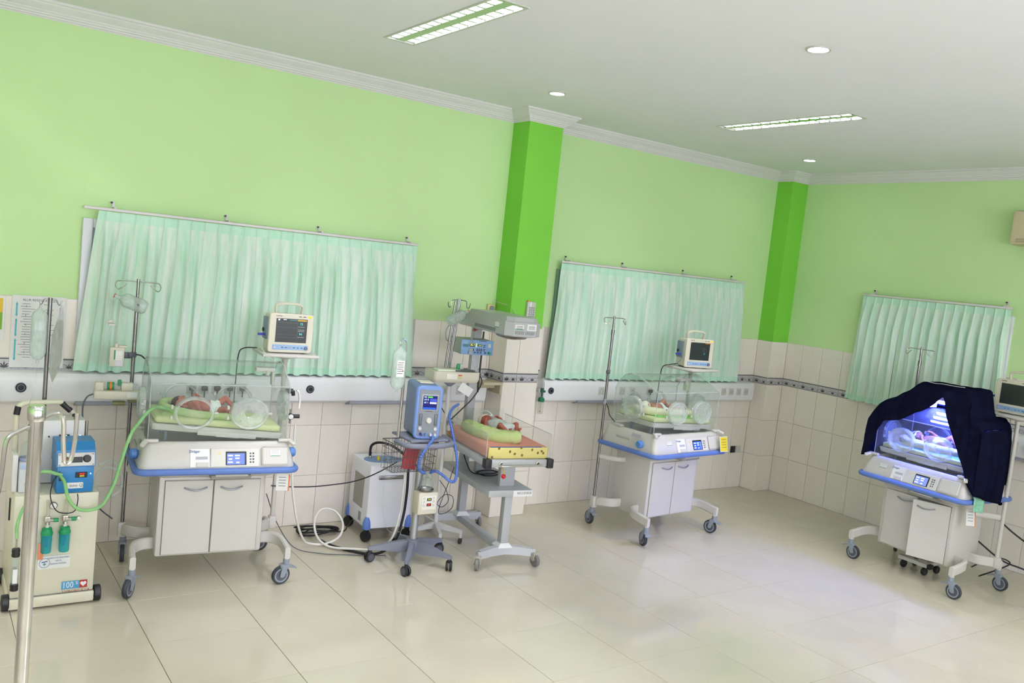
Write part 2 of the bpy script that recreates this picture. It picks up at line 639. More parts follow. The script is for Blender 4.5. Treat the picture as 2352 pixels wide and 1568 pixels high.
# ceiling with recesses cut for the troffers
FIX = [(1.345, -.18), (4.415, -.14), (-1.73, -.18), (-1.73, -3.25), (1.345, -3.25), (4.415, -3.25), (-1.73, -5.9), (1.345, -5.9), (4.415, -5.9)]
FW, FL = .215, 1.28
xs = sorted({XL, XR} | {round(x + s * (FW / 2 - .012), 4) for x, _ in FIX for s in (-1, 1)})
ys = sorted({YF, YB} | {round(y + s * (FL / 2 - .012), 4) for _, y in FIX for s in (-1, 1)})
b = B()
for x0, x1 in zip(xs[:-1], xs[1:]):
    for y0, y1 in zip(ys[:-1], ys[1:]):
        mx, my = (x0 + x1) / 2, (y0 + y1) / 2
        if any(abs(mx - fx) < FW / 2 - .013 and abs(my - fy) < FL / 2 - .013 for fx, fy in FIX):
            continue
        b.quad((x0, y0, ZC), (x0, y1, ZC), (x1, y1, ZC), (x1, y0, ZC))
bmesh.ops.remove_doubles(b.bm, verts=b.bm.verts, dist=1e-4)
ceiling = S(b.done('ceiling', CEILP, smooth=0, norm=False))
S(B().box(((XL + XR) / 2, (YF + YB) / 2, ZC + .2), (XR - XL + .3, YB - YF + .3, .05)).done('ceiling_slab', CEILP))

# cornice running along the walls and around the pillars
prof = [(.105, ZC + .001), (.105, 3.515), (.092, 3.511), (.088, 3.503), (.07, 3.487), (.05, 3.476), (.044, 3.466), (.036, 3.463), (.034, 3.453), (.022, 3.45), (.018, 3.44), (.008, 3.437), (.006, 3.43), (-.008, 3.43)]
path = [(XL, YB + t_), (PX0 + t_, YB + t_), (PX0 + t_, PY + t_), (PX1 - t_, PY + t_), (PX1 - t_, YB + t_), (QX + t_, YB + t_), (QX + t_, QY + t_), (XR + t_, QY + t_), (XR + t_, YF)]
b = B()
loops = []
for i, (x, y) in enumerate(path):
    dirs = []
    if i > 0:
        dirs.append(Vector((x - path[i - 1][0], y - path[i - 1][1])).normalized())
    if i < len(path) - 1:
        dirs.append(Vector((path[i + 1][0] - x, path[i + 1][1] - y)).normalized())
    ns = [Vector((d.y, -d.x)) for d in dirs]
    off = ns[0] if len(ns) == 1 else (ns[0] + ns[1]) / max(.3, 1 + ns[0].dot(ns[1]))
    loops.append([(x + off.x * p, y + off.y * p, z) for p, z in prof])
b.loft(loops, cap=False, closed=False)
S(b.done('trim_1', CORNP, smooth=20))

# windows behind the curtains
GLASSP = mat('window_frosted_pane', rgb(186, 198, 206), 0.25, var=0.04, scale=4)
WFRAME = mat('window_frame_white', rgb(224, 226, 232), 0.4, var=0.02)
DAYP = emat('frosted_daylight_pane', (0.94, 0.95, 1.12), DAY_W)
def window(name, w, loc, rz, n, h=1.0, fm=WFRAME, pane=None):
    b = B()
    z0 = 1.222
    for x in (-w / 2 + .03, w / 2 - .03):
        b.box((x, -.012, z0 + h / 2), (.06, .045, h), bev=.004)
    for z in (z0 + .03, z0 + h - .03):
        b.box((0, -.012, z), (w - .121, .04, .06), bev=.004)
    o = S(b.done(name, fm, loc=loc, rot=(0, 0, rz)))
    for k in range(1, n):
        B().box((-w / 2 + w * k / n, -.012, z0 + h / 2), (.05, .04, h - .125), bev=.004).done('mullion', fm, o)
    for k in range(n):
        B().box((-w / 2 + w * (k + .5) / n, -.003, z0 + h / 2), (w / n - .07, .006, h - .125)).done('pane', pane or GLASSP, o)
    return o
window('window_1', 2.42, (1.0, YB + .003, 0), 0, 4)
window('window_2', 2.48, (4.978, YB + .003, 0), 0, 4, fm=mat('window_frame_grey_green', rgb(126, 150, 140), 0.5))
window('window_3', 1.44, (XR + .003, -.15, 0), -math.pi / 2, 2)

for k, x in enumerate((-1.9, .9, 3.7)):
    window('window_%d' % (4 + k), 2.2, (x, YF, 0), math.pi, 3, h=1.7, pane=DAYP)

# ------------------------------------------------------------------ ceiling lights
TUBE = emat('fluorescent_tube_light', (0.99, 0.97, 1.10), TUBE_W)
REFL = mat('louvre_bright_aluminium', (0.55, 0.57, 0.56), 0.12, 1.0, var=0.04, scale=20)
HOUS = mat('troffer_white_enamel', rgb(236, 236, 230), 0.4, var=0.02)
FRAMEM = mat('troffer_frame', rgb(196, 204, 188), 0.4, var=0.02)
def troffer(x, y, label, seen):
    t = thing('ceiling_light', label, 'light', (x, y, ZC), 0, 'recessed fluorescent ceiling lights')
    b = B()
    w, l, h = FW - .026, FL - .026, .11
    for sx in (-1, 1):
        b.box((sx * w / 2, 0, h / 2), (.002, l, h))
    for sy in (-1, 1):
        b.box((0, sy * l / 2, h / 2), (w, .002, h))
    b.box((0, 0, h), (w, l, .002))
    b.done('housing', HOUS, t)
    b = B()
    for sx in (-1, 1):
        b.box((sx * (FW / 2 - .007), 0, -.0025), (.016, FL, .005), bev=.001, seg=1)
    for sy in (-1, 1):
        b.box((0, sy * (FL / 2 - .007), -.0025), (FW - .03, .016, .005), bev=.001, seg=1)
    b.done('frame', FRAMEM, t)
    b = B()
    for sx in (-1, 0, 1):
        wv = .03 if sx == 0 else .014
        c = sx * (w / 2 - .001)
        if sx == 0:
            b.prism([(-wv, .0), (0, .05), (wv, .0)], -l / 2 + .01, l / 2 - .01, T(0, 0, 0) @ RX(math.pi / 2))
    b.done('centre_reflector', REFL, t)
    for sx in (-1, 1):
        B().cyl((sx * .058, -l / 2 + .04, .084), (sx * .058, l / 2 - .04, .084), .013, n=10).done('fluorescent_tube', TUBE, t)
    n = 14
    if not seen:
        return t
    bb = B().loft([[(-.036, -.009, .002), (.036, -.009, .002), (.036, .009, .002), (-.036, .009, .002)],
                   [(-.034, -.0015, .064), (.034, -.0015, .064), (.034, .0015, .064), (-.034, .0015, .064)]])
    me = bb.mesh('louvre_blade', REFL, smooth=0)
    for k in range(n):
        for sx in (-1, 1):
            o = bpy.data.objects.new('louvre_blade', me)
            COL.objects.link(o)
            o.parent = t
            o.location = (sx * .058, -l / 2 + .03 + (l - .06) * k / (n - 1), 0)
    return t
TL = ['bright recessed louvre light in the ceiling above the left incubator and wall curtain', 'narrow recessed louvre light in the ceiling near the corner pillar',
      'recessed louvre light over the far left of the room', 'recessed louvre light behind the viewpoint on the left', 'recessed louvre light directly above the viewpoint',
      'recessed louvre light behind the viewpoint on the right', 'recessed louvre light by the front wall on the left', 'recessed louvre light by the front wall in the middle', 'recessed louvre light by the front wall on the right']
for i, ((x, y), lb) in enumerate(zip(FIX, TL)):
    troffer(x, y, lb, i < 2)
DOWN = emat('downlight_lens', (1.0, 0.97, 0.93), DOWN_W)
RING = mat('downlight_ring', rgb(206, 206, 200), 0.35, 0.3, var=0.03)
def downlight(x, y, label):
    t = thing('downlight', label, 'light', (x, y, ZC), 0, 'round downlights')
    B().lathe([(.052, -.003), (.056, -.0075), (.066, -.0075), (.07, -.003), (.07, -.0005), (.052, -.0005), (.052, -.003)], n=28).done('ring', RING, t)
    B().lathe([(0, -.0055), (.051, -.0035), (.051, -.0005), (0, -.0005)], n=24).done('lens', DOWN, t)
for x, y, lb in ((2.85, -1.56, 'round downlight glowing brightest, nearest in the ceiling'), (2.83, .74, 'round downlight in the ceiling in front of the middle green pillar'),
                 (6.02, .83, 'round downlight in the ceiling in front of the corner pillar'), (-.35, .74, 'round downlight above the far left wall'),
                 (-.35, -1.56, 'round downlight over the left of the room'), (6.02, -1.56, 'round downlight over the right of the room'),
                 (-.35, -4.2, 'round downlight above the viewpoint'), (2.85, -4.2, 'round downlight behind the viewpoint'), (6.02, -4.2, 'round downlight at the right rear of the room')):
    downlight(x, y, lb)

# ------------------------------------------------------------------ curtains on rails
CURT = cloth_mat('curtain_mint_sheer', rgb(194, 232, 206), rgb(232, 240, 230), trans=0.08, scale=(26, 26, 2.2), nscale=1.0)
CURTB = cloth_mat('curtain_mint_band', rgb(188, 232, 206), rgb(206, 238, 218), trans=0.06, scale=(30, 30, 8), nscale=1.0)
RAILM = mat('curtain_rail_white', rgb(216, 210, 212), 0.4, var=0.02)
def curtain(name, label, rlabel, w0, w1, flare0, flare1, rail0, rail1, loc, rz, pleats, seed, brackets):
    rnd = random.Random(seed)
    t = thing(name, label, 'curtain', loc, rz, 'mint green window curtains')
    z1, z0, zh = 2.278, 1.213, 2.215
    ph = [rnd.uniform(-.35, .35) for _ in range(pleats + 2)]
    am = [rnd.uniform(.75, 1.25) for _ in range(pleats + 2)]
    def yoff(u, z):
        q = u * pleats
        i = int(min(q, pleats - 1e-6))
        f = q - i
        k = min(1.0, max(0.0, (zh + .01 - z) / .22))
        pin = .010 * math.exp(-((f - .5) / .07) ** 2) * (1 - .3 * k)
        wave = -.036 * am[i] * k * math.sin(math.pi * f) ** 1.3
        sec = .008 * k * math.sin(2 * math.pi * (2.0 * q + ph[i] + .15 * math.sin(3 * z))) * (.4 + .6 * min(1, (zh - z) / .7) if z < zh else 0)
        return wave - pin + sec - .012
    def pt(u, z):
        a = (z1 - z) / (z1 - z0)
        k = min(1.0, max(0.0, (zh - z) / .3))
        x = (w0 - flare0 * a ** .8) * (1 - u) + (w1 + flare1 * a) * u
        x += k * .010 * math.sin(2 * math.pi * u * pleats * 1.0 + ph[int(u * pleats)] * 5) + .006 * k * math.sin(4 * z + 9 * u * 6)
        return (x, yoff(u, z), z)
    n = pleats * 12
    zb = z0 + .055
    wob = lambda u: .006 * math.sin(u * pleats * 6.28)
    B().grid(lambda u, v: pt(u, zh + (zb - zh) * v), n, 22).done('drape', CURT, t, smooth=60, norm=False)
    B().grid(lambda u, v: pt(u, z1 + (zh - z1) * v), n, 3).done('heading_band', CURTB, t, smooth=60, norm=False)
    B().grid(lambda u, v: tuple(Vector(pt(u, zb + (z0 + wob(u) - zb) * v)) + Vector((0, -.0015, 0))), n, 3).done('hem', CURTB, t, smooth=60, norm=False)
    r = thing('curtain_rail', rlabel, 'curtain rail', loc, rz, 'white curtain rails')
    B().box(((rail0 + rail1) / 2, -.01, 2.291), (rail1 - rail0, .022, .018), bev=.003).done('track', RAILM, r)
    for x in brackets:
        b = B().box((x, .025, 2.305), (.014, .075, .012), bev=.002)
        b.box((x, .0635, 2.32), (.016, .003, .06))
        b.done('bracket', RAILM, r)
        B().cyl((x - .012, .062, 2.34), (x - .012, .048, 2.34), .0065, n=8).done('screw', BLACK, r)
    return t
curtain('curtain', 'wide sheer mint green pleated curtain behind the left incubator', 'long white curtain rail above the wide left curtain', -.126, 2.236, .085, .065, -.217, 2.243, (0, 1.628, 0), 0, 26, 1, (-.03, .72, 1.42, 2.18))
curtain('curtain', 'mint green pleated curtain between the two bright green pillars', 'white curtain rail between the two green pillars', 3.732, 6.237, .05, .045, 3.725, 6.24, (0, 1.628, 0), 0, 25, 2, (3.83, 4.53, 5.36, 6.1))
curtain('curtain', 'mint green pleated curtain on the right wall behind the dark draped incubator', 'short white curtain rail on the right wall', -.584, .872, .04, .03, -.59, .875, (6.855, 0, 0), -math.pi / 2, 16, 3, (-.5, .8))

# ------------------------------------------------------------------ bedhead supply panels on the walls
PANELM = mat('bedhead_panel_white', rgb(230, 230, 230), 0.3, var=0.015, scale=3)
STRIPM = mat('bedhead_grey_strip', rgb(160, 160, 170), 0.45, var=0.03)
def bedhead(label, x0, x1, loc, rz, strips, gases, plugs, sockets):
    t = thing('bedhead_panel', label, 'wall panel', loc, rz, 'bedhead supply panels')
    pr = [(0, 1.206), (-.07, 1.204), (-.092, 1.196), (-.104, 1.178), (-.107, 1.15), (-.107, 1.045), (-.1, 1.015), (-.08, .998), (-.05, .99), (0, .988)]
    b = B()
    b.loft([[(x, y, z) for y, z in pr] for x in (x0, x1)])
    b.done('body', PANELM, t, smooth=30)
    for a, c in strips:
        b = B().loft([[(x, y, z) for y, z in ((-.04, 1.012), (-.112, 1.012), (-.108, .99), (-.05, .974), (-.03, .974))] for x in (a, c)])
        b.done('bumper_strip', STRIPM, t, smooth=0)
    for x in gases:
        gp = B().lathe([(0, 0), (.031, 0), (.031, .008), (.026, .012), (.015, .012), (.013, .006), (0, .006)], (x, -.106, 1.105), RX(math.pi / 2), n=24).done('gas_outlet', BLACK, t)
        B().lathe([(.016, .0125), (.02, .0135), (.024, .0125), (.024, .012), (.016, .012)], (x, -.106, 1.105), RX(math.pi / 2), n=24).done('outlet_ring', GREYD, gp)
    for x in plugs:
        p = B().box((x, -.109, 1.105), (.07, .006, .075), bev=.0015).done('power_socket', WHITE, t)
        B().box((x, -.128, 1.11), (.042, .034, .034), bev=.008).cyl((x, -.13, 1.1), (x, -.13, 1.045), .0045, n=8).done('plug', BLACK, p)
    for x in sockets:
        p = B().box((x, -.109, 1.105), (.07, .006, .075), bev=.0015).done('power_socket', WHITE, t)
        B().lathe([(0, .0035), (.018, .0035), (.02, .007), (.022, .0075), (.022, .002)], (x, -.1105, 1.105), RX(math.pi / 2), n=18).done('socket_well', mat('socket_shadow_grey', rgb(190, 188, 182), 0.5), p)
    return t
bedhead('long white bedhead supply panel on the wall behind the left incubator', -1.9, 3.03, (0, YB, 0), 0, [(-.2, .95), (1.75, 2.6)], (-.52, 1.415), (.535, .62, .71, .8, .892), (2.62, 2.76, 2.9))
bedhead('white bedhead supply panel on the wall behind the middle incubator', 3.66, 6.57, (0, YB, 0), 0, [(4.07, 5.15)], (3.74,), (4.98,), (4.35, 4.62, 4.75, 6.08, 6.2, 6.32, 6.44))
bedhead('white bedhead supply panel on the right wall beside the draped incubator', .85, 2.4, (XR, 0, 0), -math.pi / 2, [(1.0, 1.9)], (1.32,), (1.2,), (1.08, 1.5))
# ================================================================== INCUBATORS
SCRB = emat('screen_blue', rgb(60, 105, 225), 1.3)
SCRW = emat('screen_white', rgb(225, 232, 255), 1.5)
SCRP = emat('screen_pale_blue', rgb(130, 150, 240), 1.3)
SCRK = mat('screen_dark', rgb(40, 48, 46), 0.32, var=0.05, scale=10)
CYAN = emat('screen_cyan', rgb(110, 240, 240), 1.3)
AMBER = emat('screen_amber', rgb(240, 190, 70), 1.2)
REDL = emat('led_red', rgb(255, 60, 50), 2.0)
GRNL = emat('led_yellow_green', rgb(220, 230, 70), 1.6)
BLUL = emat('led_blue_white', rgb(190, 230, 255), 2.5)
PALEB = mat('control_strip_blue', rgb(140, 172, 208), 0.4, var=0.03)
KEYB = mat('key_blue', rgb(70, 84, 120), 0.5)
MATM = mat('mattress_pale_green', rgb(206, 214, 158), 0.75, var=0.05, scale=20, bump=0.2)

def caster(parent, x, y, rz, ztop=.165, r=.06):
    """swivel caster: fork with brake pedal, wheel as its sub-part"""
    Mz = T(x, y, 0) @ RZ(rz)
    b = B()
    b.cyl((0, 0, .12), (0, 0, ztop), .021, n=14)
    b.box((0, .012, .118), (.046, .06, .028), bev=.01)
    for s in (-1, 1):
        b.prism([(-.012, .13), (.03, .13), (.045, .055), (.03, .047), (.014, .055)], -.004, .004, T(s * .021, 0, 0) @ RZ(math.pi / 2) @ RX(math.pi / 2))
    b.box((0, -.028, .113), (.042, .05, .012), rot=RX(D(14)), bev=.004)
    b.box((0, -.055, .104), (.05, .022, .008), rot=RX(D(20)), bev=.003)
    bmesh.ops.transform(b.bm, matrix=Mz, verts=b.bm.verts)
    f = b.done('caster', GREYC, parent)
    b = B()
    b.slot(0).lathe([(.046, -.014), (.056, -.014), (.06, -.008), (.06, .008), (.056, .014), (.046, .014)], n=24)
    b.slot(1).lathe([(.046, .0142), (.038, .0135), (.036, .013)], n=24).lathe([(.046, -.0142), (.038, -.0135), (.036, -.013)], n=24)
    b.slot(2).lathe([(.036, .013), (.01, .011), (0, .011)], n=24).lathe([(.036, -.013), (.01, -.011), (0, -.011)], n=24)
    bmesh.ops.transform(b.bm, matrix=Mz @ T(0, .032, .06) @ RY(math.pi / 2) @ Matrix.Scale(r / .06, 4), verts=b.bm.verts)
    b.done('wheel', [TYRE, GREYC, GREYD], f)
    return f

def port(parent, name, Mx, rx, rz_, depth, iris, clear):
    """oval hand port standing proud of the wall; Mx maps +z outwards"""
    s = rx / .1
    sy = rz_ / .1
    r = B().lathe([(.100, 0), (.104, .004), (.102, depth), (.096, depth + .006), (.086, depth + .004), (.084, depth - .004), (.088, 0)], n=36, sx=s, sy=sy)
    bmesh.ops.transform(r.bm, matrix=Mx, verts=r.bm.verts)
    p = r.done(name, MILKY, parent)
    d = B()
    if iris:
        d.lathe([(.087, depth - .002), (.06, depth + .002), (.03, depth - .012), (.022, depth - .02)], n=36, sx=s, sy=sy)
    else:
        d.lathe([(.087, depth), (.05, depth + .002), (0, depth + .003)], n=36, sx=s, sy=sy)
    bmesh.ops.transform(d.bm, matrix=Mx, verts=d.bm.verts)
    d.done('iris_sleeve' if iris else 'door_disc', MILKY if iris else clear, p)
    k = B()
    k.box((rx + .012, 0, .014), (.03, .014, .016), bev=.005).box((-rx - .012, -.03, .012), (.014, .026, .016), bev=.005).box((-rx - .012, .035, .012), (.014, .026, .016), bev=.005)
    bmesh.ops.transform(k.bm, matrix=Mx, verts=k.bm.verts)
    k.done('latch', WHITE, p)
    return p

def incubator(loc, rz, label, tilt=0.0, mon_shelf=(.49, .24, 0.0), ajar=0.0, cast=(0, 0, 0, 0), screen=SCRB, blue=False, shelf_z=1.435, pole_mat=STEEL, iris=(False, True)):
    t = thing('incubator', label, 'incubator', (loc[0], loc[1], 0), rz, 'infant incubators')
    # ---- cabinet
    cab = B().box((0, .0325, .4325), (.65, .395, .515), bev=.014).done('cabinet', WHITE, t)
    b = B()
    b.quad((-.292, -.166, .187), (.292, -.166, .187), (.292, -.166, .662), (-.292, -.166, .662))
    b.done('door_gap_shade', SEAM, cab, smooth=0, norm=False)  # flat dark sheet; paints the shade in door gaps and behind an open door
    for s in (-1, 1):
        hx = s * .29
        bb = B().box((-s * .1435, -.004, 0), (.285, .012, .47), bev=.003, seg=1)
        d = bb.done('door', WHITE, t, loc=(hx, -.166, .4245), rot=(0, 0, ajar if s > 0 else 0))
        x0, x1 = (-s * .25, -s * .112)
        hb = B().tube([(x0 + (x1 - x0) * q / 8, -.011 - .02 * math.sin(math.pi * q / 8), .19 - .013 * math.sin(math.pi * q / 8)) for q in range(9)], .0055, n=8)
        hb.done('handle', mat('handle_silver', rgb(150, 152, 158), 0.35, 0.4, var=0.04), d)
    # ---- neck below the deck, pull-out tray
    b = B()
    lo = lambda w, yf, yb, z, r=.04: [(x, y + (yf + yb) / 2, z) for x, y in rrect(w, yb - yf, r)]
    b.loft([lo(.64, -.16, .225, .675, .03), lo(.70, -.19, .25, .695), lo(.86, -.285, .29, .735)])
    b.done('neck', WHITE, t)
    tr = B().box((.085, -.215, .7), (.25, .11, .03), bev=.012).done('under_tray', mat('under_tray_grey', rgb(150, 148, 140), 0.5), t)
    B().box((.085, -.232, .714), (.2, .1, .012), bev=.004).done('tray_lid', WHITE, tr)
    # ---- deck
    b = B()
    b.loft([lo(.90, -.305, .305, .734, .05), lo(.925, -.318, .318, .745, .05), lo(.935, -.325, .325, .78, .05), lo(.90, -.300, .31, .85, .05), lo(.868, -.272, .295, .905, .045),
            lo(.85, -.262, .287, .922, .04), lo(.835, -.252, .28, .926, .035), lo(.80, -.235, .262, .926, .03), lo(.79, -.23, .257, .9, .03)])
    deck = b.done('deck', WHITE, t, smooth=40)
    ring = rrect(.955, .675, .06, n=6)
    B().tube([(x, y, .757) for x, y in ring], .0205, n=10, closed=True, smooth=False).done('bumper_rail', BLUEB, t)
    # ---- control panel on the sloping front (x, height, width, high)
    def face(x, z, w, h, th, off=0.0):
        y = -.327 + (z - .78) / .135 * .053 - off
        return T(x, y, z) @ RX(D(68))
    def plate(nm, x, z, w, h, th, m, par, off=0.0, bev=.002):
        bb = B().box((0, 0, th / 2), (w, h, th), bev=bev, seg=1)
        bmesh.ops.transform(bb.bm, matrix=face(x, z, w, h, th, off), verts=bb.bm.verts)
        return bb.done(nm, m, par)
    pan = plate('control_panel', .085, .835, .30, .115, .004, mat('panel_grey_white', rgb(214, 212, 202), 0.4), t)
    sc = plate('screen', .095, .832, .125, .085, .002, BLACK, pan, .004)
    plate('display', .093, .829, .108, .07, .001, screen, sc, .0062, 0)
    for dx, dz, w in ((-.03, .02, .03), (.012, .02, .03), (-.03, 0, .022), (.012, .004, .026), (-.03, -.018, .03), (.015, -.02, .02)):
        plate('readout', .09 + dx, .829 + dz, w, .009, .0004, SCRW, sc, .0073, 0)
    plate('readout', .137, .829, .016, .062, .0004, SCRP, sc, .0073, 0)
    for r in range(4):
        for c in range(2):
            plate('key', .183 + c * .017, .86 - r * .017, .010, .010, .002, KEYB if (r + c) % 2 == 0 else BLACK, pan, .004, .001)
    plate('warning_sticker', -.005, .862, .012, .010, .0004, AMBER if False else mat('yellow_sticker', rgb(226, 208, 60), 0.6), pan, .0045, 0)
    lb = plate('label_drawer', -.115, .835, .125, .115, .004, mat('panel_white', rgb(232, 232, 230), 0.4), t)
    plate('finger_pull', -.105, .797, .072, .028, .007, WHITE, lb, .003)
    plate('print_block', -.11, .836, .07, .018, .0003, mat('print_grey', rgb(176, 178, 184), 0.6), lb, .0045, 0)
    yy = -.327 + (.872 - .78) / .135 * .053
    text('lettering', 'Dräger', .022, INKB, lb, (-.15, yy - .006, .874), rot=(D(68), 0, 0))
    bx = plate('side_cover', .335, .84, .17, .12, .012, WHITE, t, 0, .01)
    lbx = .335 if not blue and loc[0] < 2 else -.27
    st = plate('inventory_sticker', lbx, .862, .062, .04, .0006, PAPER, t, .0135 if lbx > 0 else .002, 0)
    plate('green_line', lbx, .846, .062, .0035, .0003, GREENT, st, .0148 if lbx > 0 else .0033, 0)
    for k in range(3):
        plate('print_line', lbx, .866 + k * .008 - .004, .045, .0022, .0003, mat('print_grey', rgb(176, 178, 184)), st, .0148 if lbx > 0 else .0033, 0)
    for s in (-1, 1):
        k = B().lathe([(0, .05), (.024, .05), (.031, .042), (.033, .014), (.026, .01), (.02, 0)], (s * .452, -.157, .832), RY(s * math.pi / 2), n=20)
        k.done('height_knob', BLUEK, t)
        b = B()
        b.box((s * .40, -.262, .936), (.085, .03, .02), bev=.006)
        b.box((s * .44, -.285, .925), (.03, .06, .022), rot=RX(D(25)) @ RZ(s * D(30)), bev=.007)
        b.done('hood_latch', WHITE, t)
        b = B().box((s * .415, .16, .934), (.05, .1, .018), bev=.006)
        b.done('hood_hinge', WHITE, t)
    b = B().box((-.452, .06, .84), (.008, .16, .03), rot=RY(D(-16)), bev=.003)
    b.done('side_vent', mat('vent_grey', rgb(176, 176, 166), 0.6), t)
    plate2 = B().quad((-.452, -.03, .875), (-.452, -.13, .875), (-.444, -.13, .905), (-.444, -.03, .905))
    plate2.done('side_print', mat('print_grey', rgb(176, 178, 184)), t, smooth=0, norm=False)
    # ---- legs, casters
    for i, (sx, sy) in enumerate(((-1, -1), (1, -1), (-1, 1), (1, 1))):
        y0 = -.075 if sy < 0 else .13
        b = B().bar([(sx * .30, y0, .238), (sx * .385, y0 + sy * .008, .238), (sx * .435, y0 + sy * .05, .236), (sx * .457, y0 + sy * .115, .228), (sx * .462, sy * .29, .212), (sx * .462, sy * .338, .207)], .034, .076)
        b.cyl((sx * .462, sy * .318, .155), (sx * .462, sy * .318, .2), .02, n=12)
        b.done('leg', WHITE, t)
        caster(t, sx * .462, sy * .318, cast[i])
    # ---- IV pole and shelf pole
    pw = B().box((-.475, .30, .215), (.05, .05, .1), bev=.008).done('pole_socket', WHITE, t)
    B().tube([(-.475, .30, .625), (-.43, .2, .625), (-.36, .13, .625), (-.31, .12, .625)], .02, n=10, flat=(.02, .006)).done('pole_bracket', WHITE, t)
    iv = B().cyl((-.475, .30, .2), (-.475, .30, 1.74), .0125, n=14).cyl((-.475, .30, 1.74), (-.475, .30, 1.865), .010, n=12).cyl((-.475, .30, 1.70), (-.475, .30, 1.745), .0155, n=14).done('iv_pole', pole_mat, t)
    hk = B()
    for s in (-1, 1):
        hk.tube([(-.475, .30, 1.848), (-.475 + s * .10, .30, 1.848), (-.475 + s * .128, .296, 1.84), (-.475 + s * .134, .285, 1.815), (-.475 + s * .12, .272, 1.795), (-.475 + s * .095, .262, 1.808), (-.475 + s * .07, .258, 1.832)], .004, n=8)
    hk.done('hook_bar', CHROME, iv)
    B().ell((-.492, .285, 1.375), .019).cyl((-.475, .30, 1.36), (-.475, .30, 1.39), .018, n=12).done('clamp_knob', GREYD, iv)
    B().cyl((-.475, .30, 1.09), (-.475, .30, 1.135), .017, n=12).done('collar', GREYC, iv)
    mx, my, ma = mon_shelf
    sp = B().cyl((mx, my, .2), (mx, my, shelf_z - .02), .0155, n=14).box((mx, my + .0, .235), (.05, .06, .09), bev=.01).done('shelf_pole', WHITE, t)
    B().tube([(mx, my, .60), (mx - .07, my - .04, .60), (.32, .13, .60)], .02, n=10, flat=(.022, .006)).done('pole_bracket', WHITE, t)
    b = B().box((0, 0, 0), (.385, .335, .022), bev=.009).lathe([(.10, -.012), (.09, -.025), (.02, -.04), (.02, -.06)], n=20)
    bmesh.ops.transform(b.bm, matrix=T(mx, my, shelf_z) @ RZ(ma), verts=b.bm.verts)
    b.done('monitor_shelf', WHITE, t)
    # ---- mattress tray
    Mt = T(0, 0, 0) @ RY(tilt)
    b = B()
    b.loft([lo(.60, -.16, .19, .945, .03), lo(.79, -.208, .225, .962, .03), lo(.80, -.212, .23, .99, .02), lo(.80, -.212, .23, 1.0, .02)])
    b.box((.05, -.21, .963), (.36, .012, .03), bev=.003)
    b.box((.05, -.214, .955), (.14, .014, .018), bev=.003)
    bmesh.ops.transform(b.bm, matrix=T(0, 0, .97) @ Mt @ T(0, 0, -.97), verts=b.bm.verts)
    b.done('mattress_tray', WHITE, t, smooth=40)
    for px, py in ((-.3, -.1), (.3, -.1), (-.3, .12), (.3, .12)):
        B().cyl((px, py, .9), (px, py, .965 - px * math.sin(tilt)), .011, n=10).done('tray_post', GREYC, t)
    # ---- hood
    hz0, yf, yb, hx = .93, -.237, .243, .414
    hp = [(yf, 1.275), (-.21, 1.296), (-.06, 1.372), (.0, 1.393), (.09, 1.396), (.15, 1.375), (.215, 1.305), (yb, 1.25)]
    B().box((0, yf, (hz0 + 1.275) / 2), (2 * hx, .006, 1.275 - hz0), bev=.0015, seg=1).done('hood_front', CLEAR, t)
    B().box((0, yb, (hz0 + 1.25) / 2), (2 * hx, .006, 1.25 - hz0), bev=.0015, seg=1).done('hood_back', CLEAR, t)
    inner = []
    for i, (y, z) in enumerate(hp):
        a = Vector(hp[max(i - 1, 0)])
        c = Vector(hp[min(i + 1, len(hp) - 1)])
        d = (c - a).normalized()
        inner.append((y + d.y * .005, z - d.x * .005))
    B().loft([[(x, y, z) for y, z in hp + inner[::-1]] for x in (-hx, hx)]).done('hood_canopy', CLEAR, t, smooth=30)
    endp = [(yf, hz0)] + hp + [(yb, hz0)]
    for s in (-1, 1):
        b = B().prism(endp, -.003, .003, T(s * (hx + .004), 0, 0) @ RZ(math.pi / 2) @ RX(math.pi / 2))
        e = b.done('hood_end', CLEAR, t, smooth=0)
        B().tube([(s * (hx + .002), y, z) for y, z in endp], .0035, n=6, smooth=False).done('edge_glint', MILKY, e)  # pale tube imitating the light caught along the panel edge
        port(e, 'end_port', T(s * (hx + .007), 0, 1.115) @ RY(s * math.pi / 2) @ RZ(math.pi / 2), .105, .1, .03, s > 0, MILKY)
    B().tube([(-hx, yf - .003, 1.277), (hx, yf - .003, 1.277)], .0035, n=6, smooth=False).done('shoulder_glint', MILKY, t)  # pale line put in for the highlight along the front shoulder
    for x, ir in ((-.165, iris[0]), (.165, iris[1])):
        port(t, 'port_door', T(x, yf - .003, 1.105) @ RX(math.pi / 2), .116, .098, .035, ir, CLEAR if iris[1] and not iris[0] else MILKY)
    for x in (-.17, .17):
        port(t, 'rear_port', T(x, yb + .003, 1.105) @ RX(-math.pi / 2), .116, .098, .02, False, CLEAR)
    B().box((.33, .12, 1.335), (.13, .06, .03), bev=.008).box((.385, .12, 1.28), (.02, .05, .1), bev=.006).cyl((.34, .08, 1.3), (.34, .08, 1.33), .012, n=10).done('sensor_module', WHITE, t)
    return t

def mattress(loc, rz, tilt, label):
    o = B().box((0, .005, 1.022), (.765, .405, .042), bev=.016, seg=3).done('mattress', MATM, None)
    bmesh_dummy = None
    o.data.transform(T(0, 0, -1.0))
    o.matrix_world = T(loc[0], loc[1], 0) @ RZ(rz) @ T(0, 0, .97) @ RY(tilt) @ T(0, 0, .03)
    tag(o, label, 'mattress')
    return o

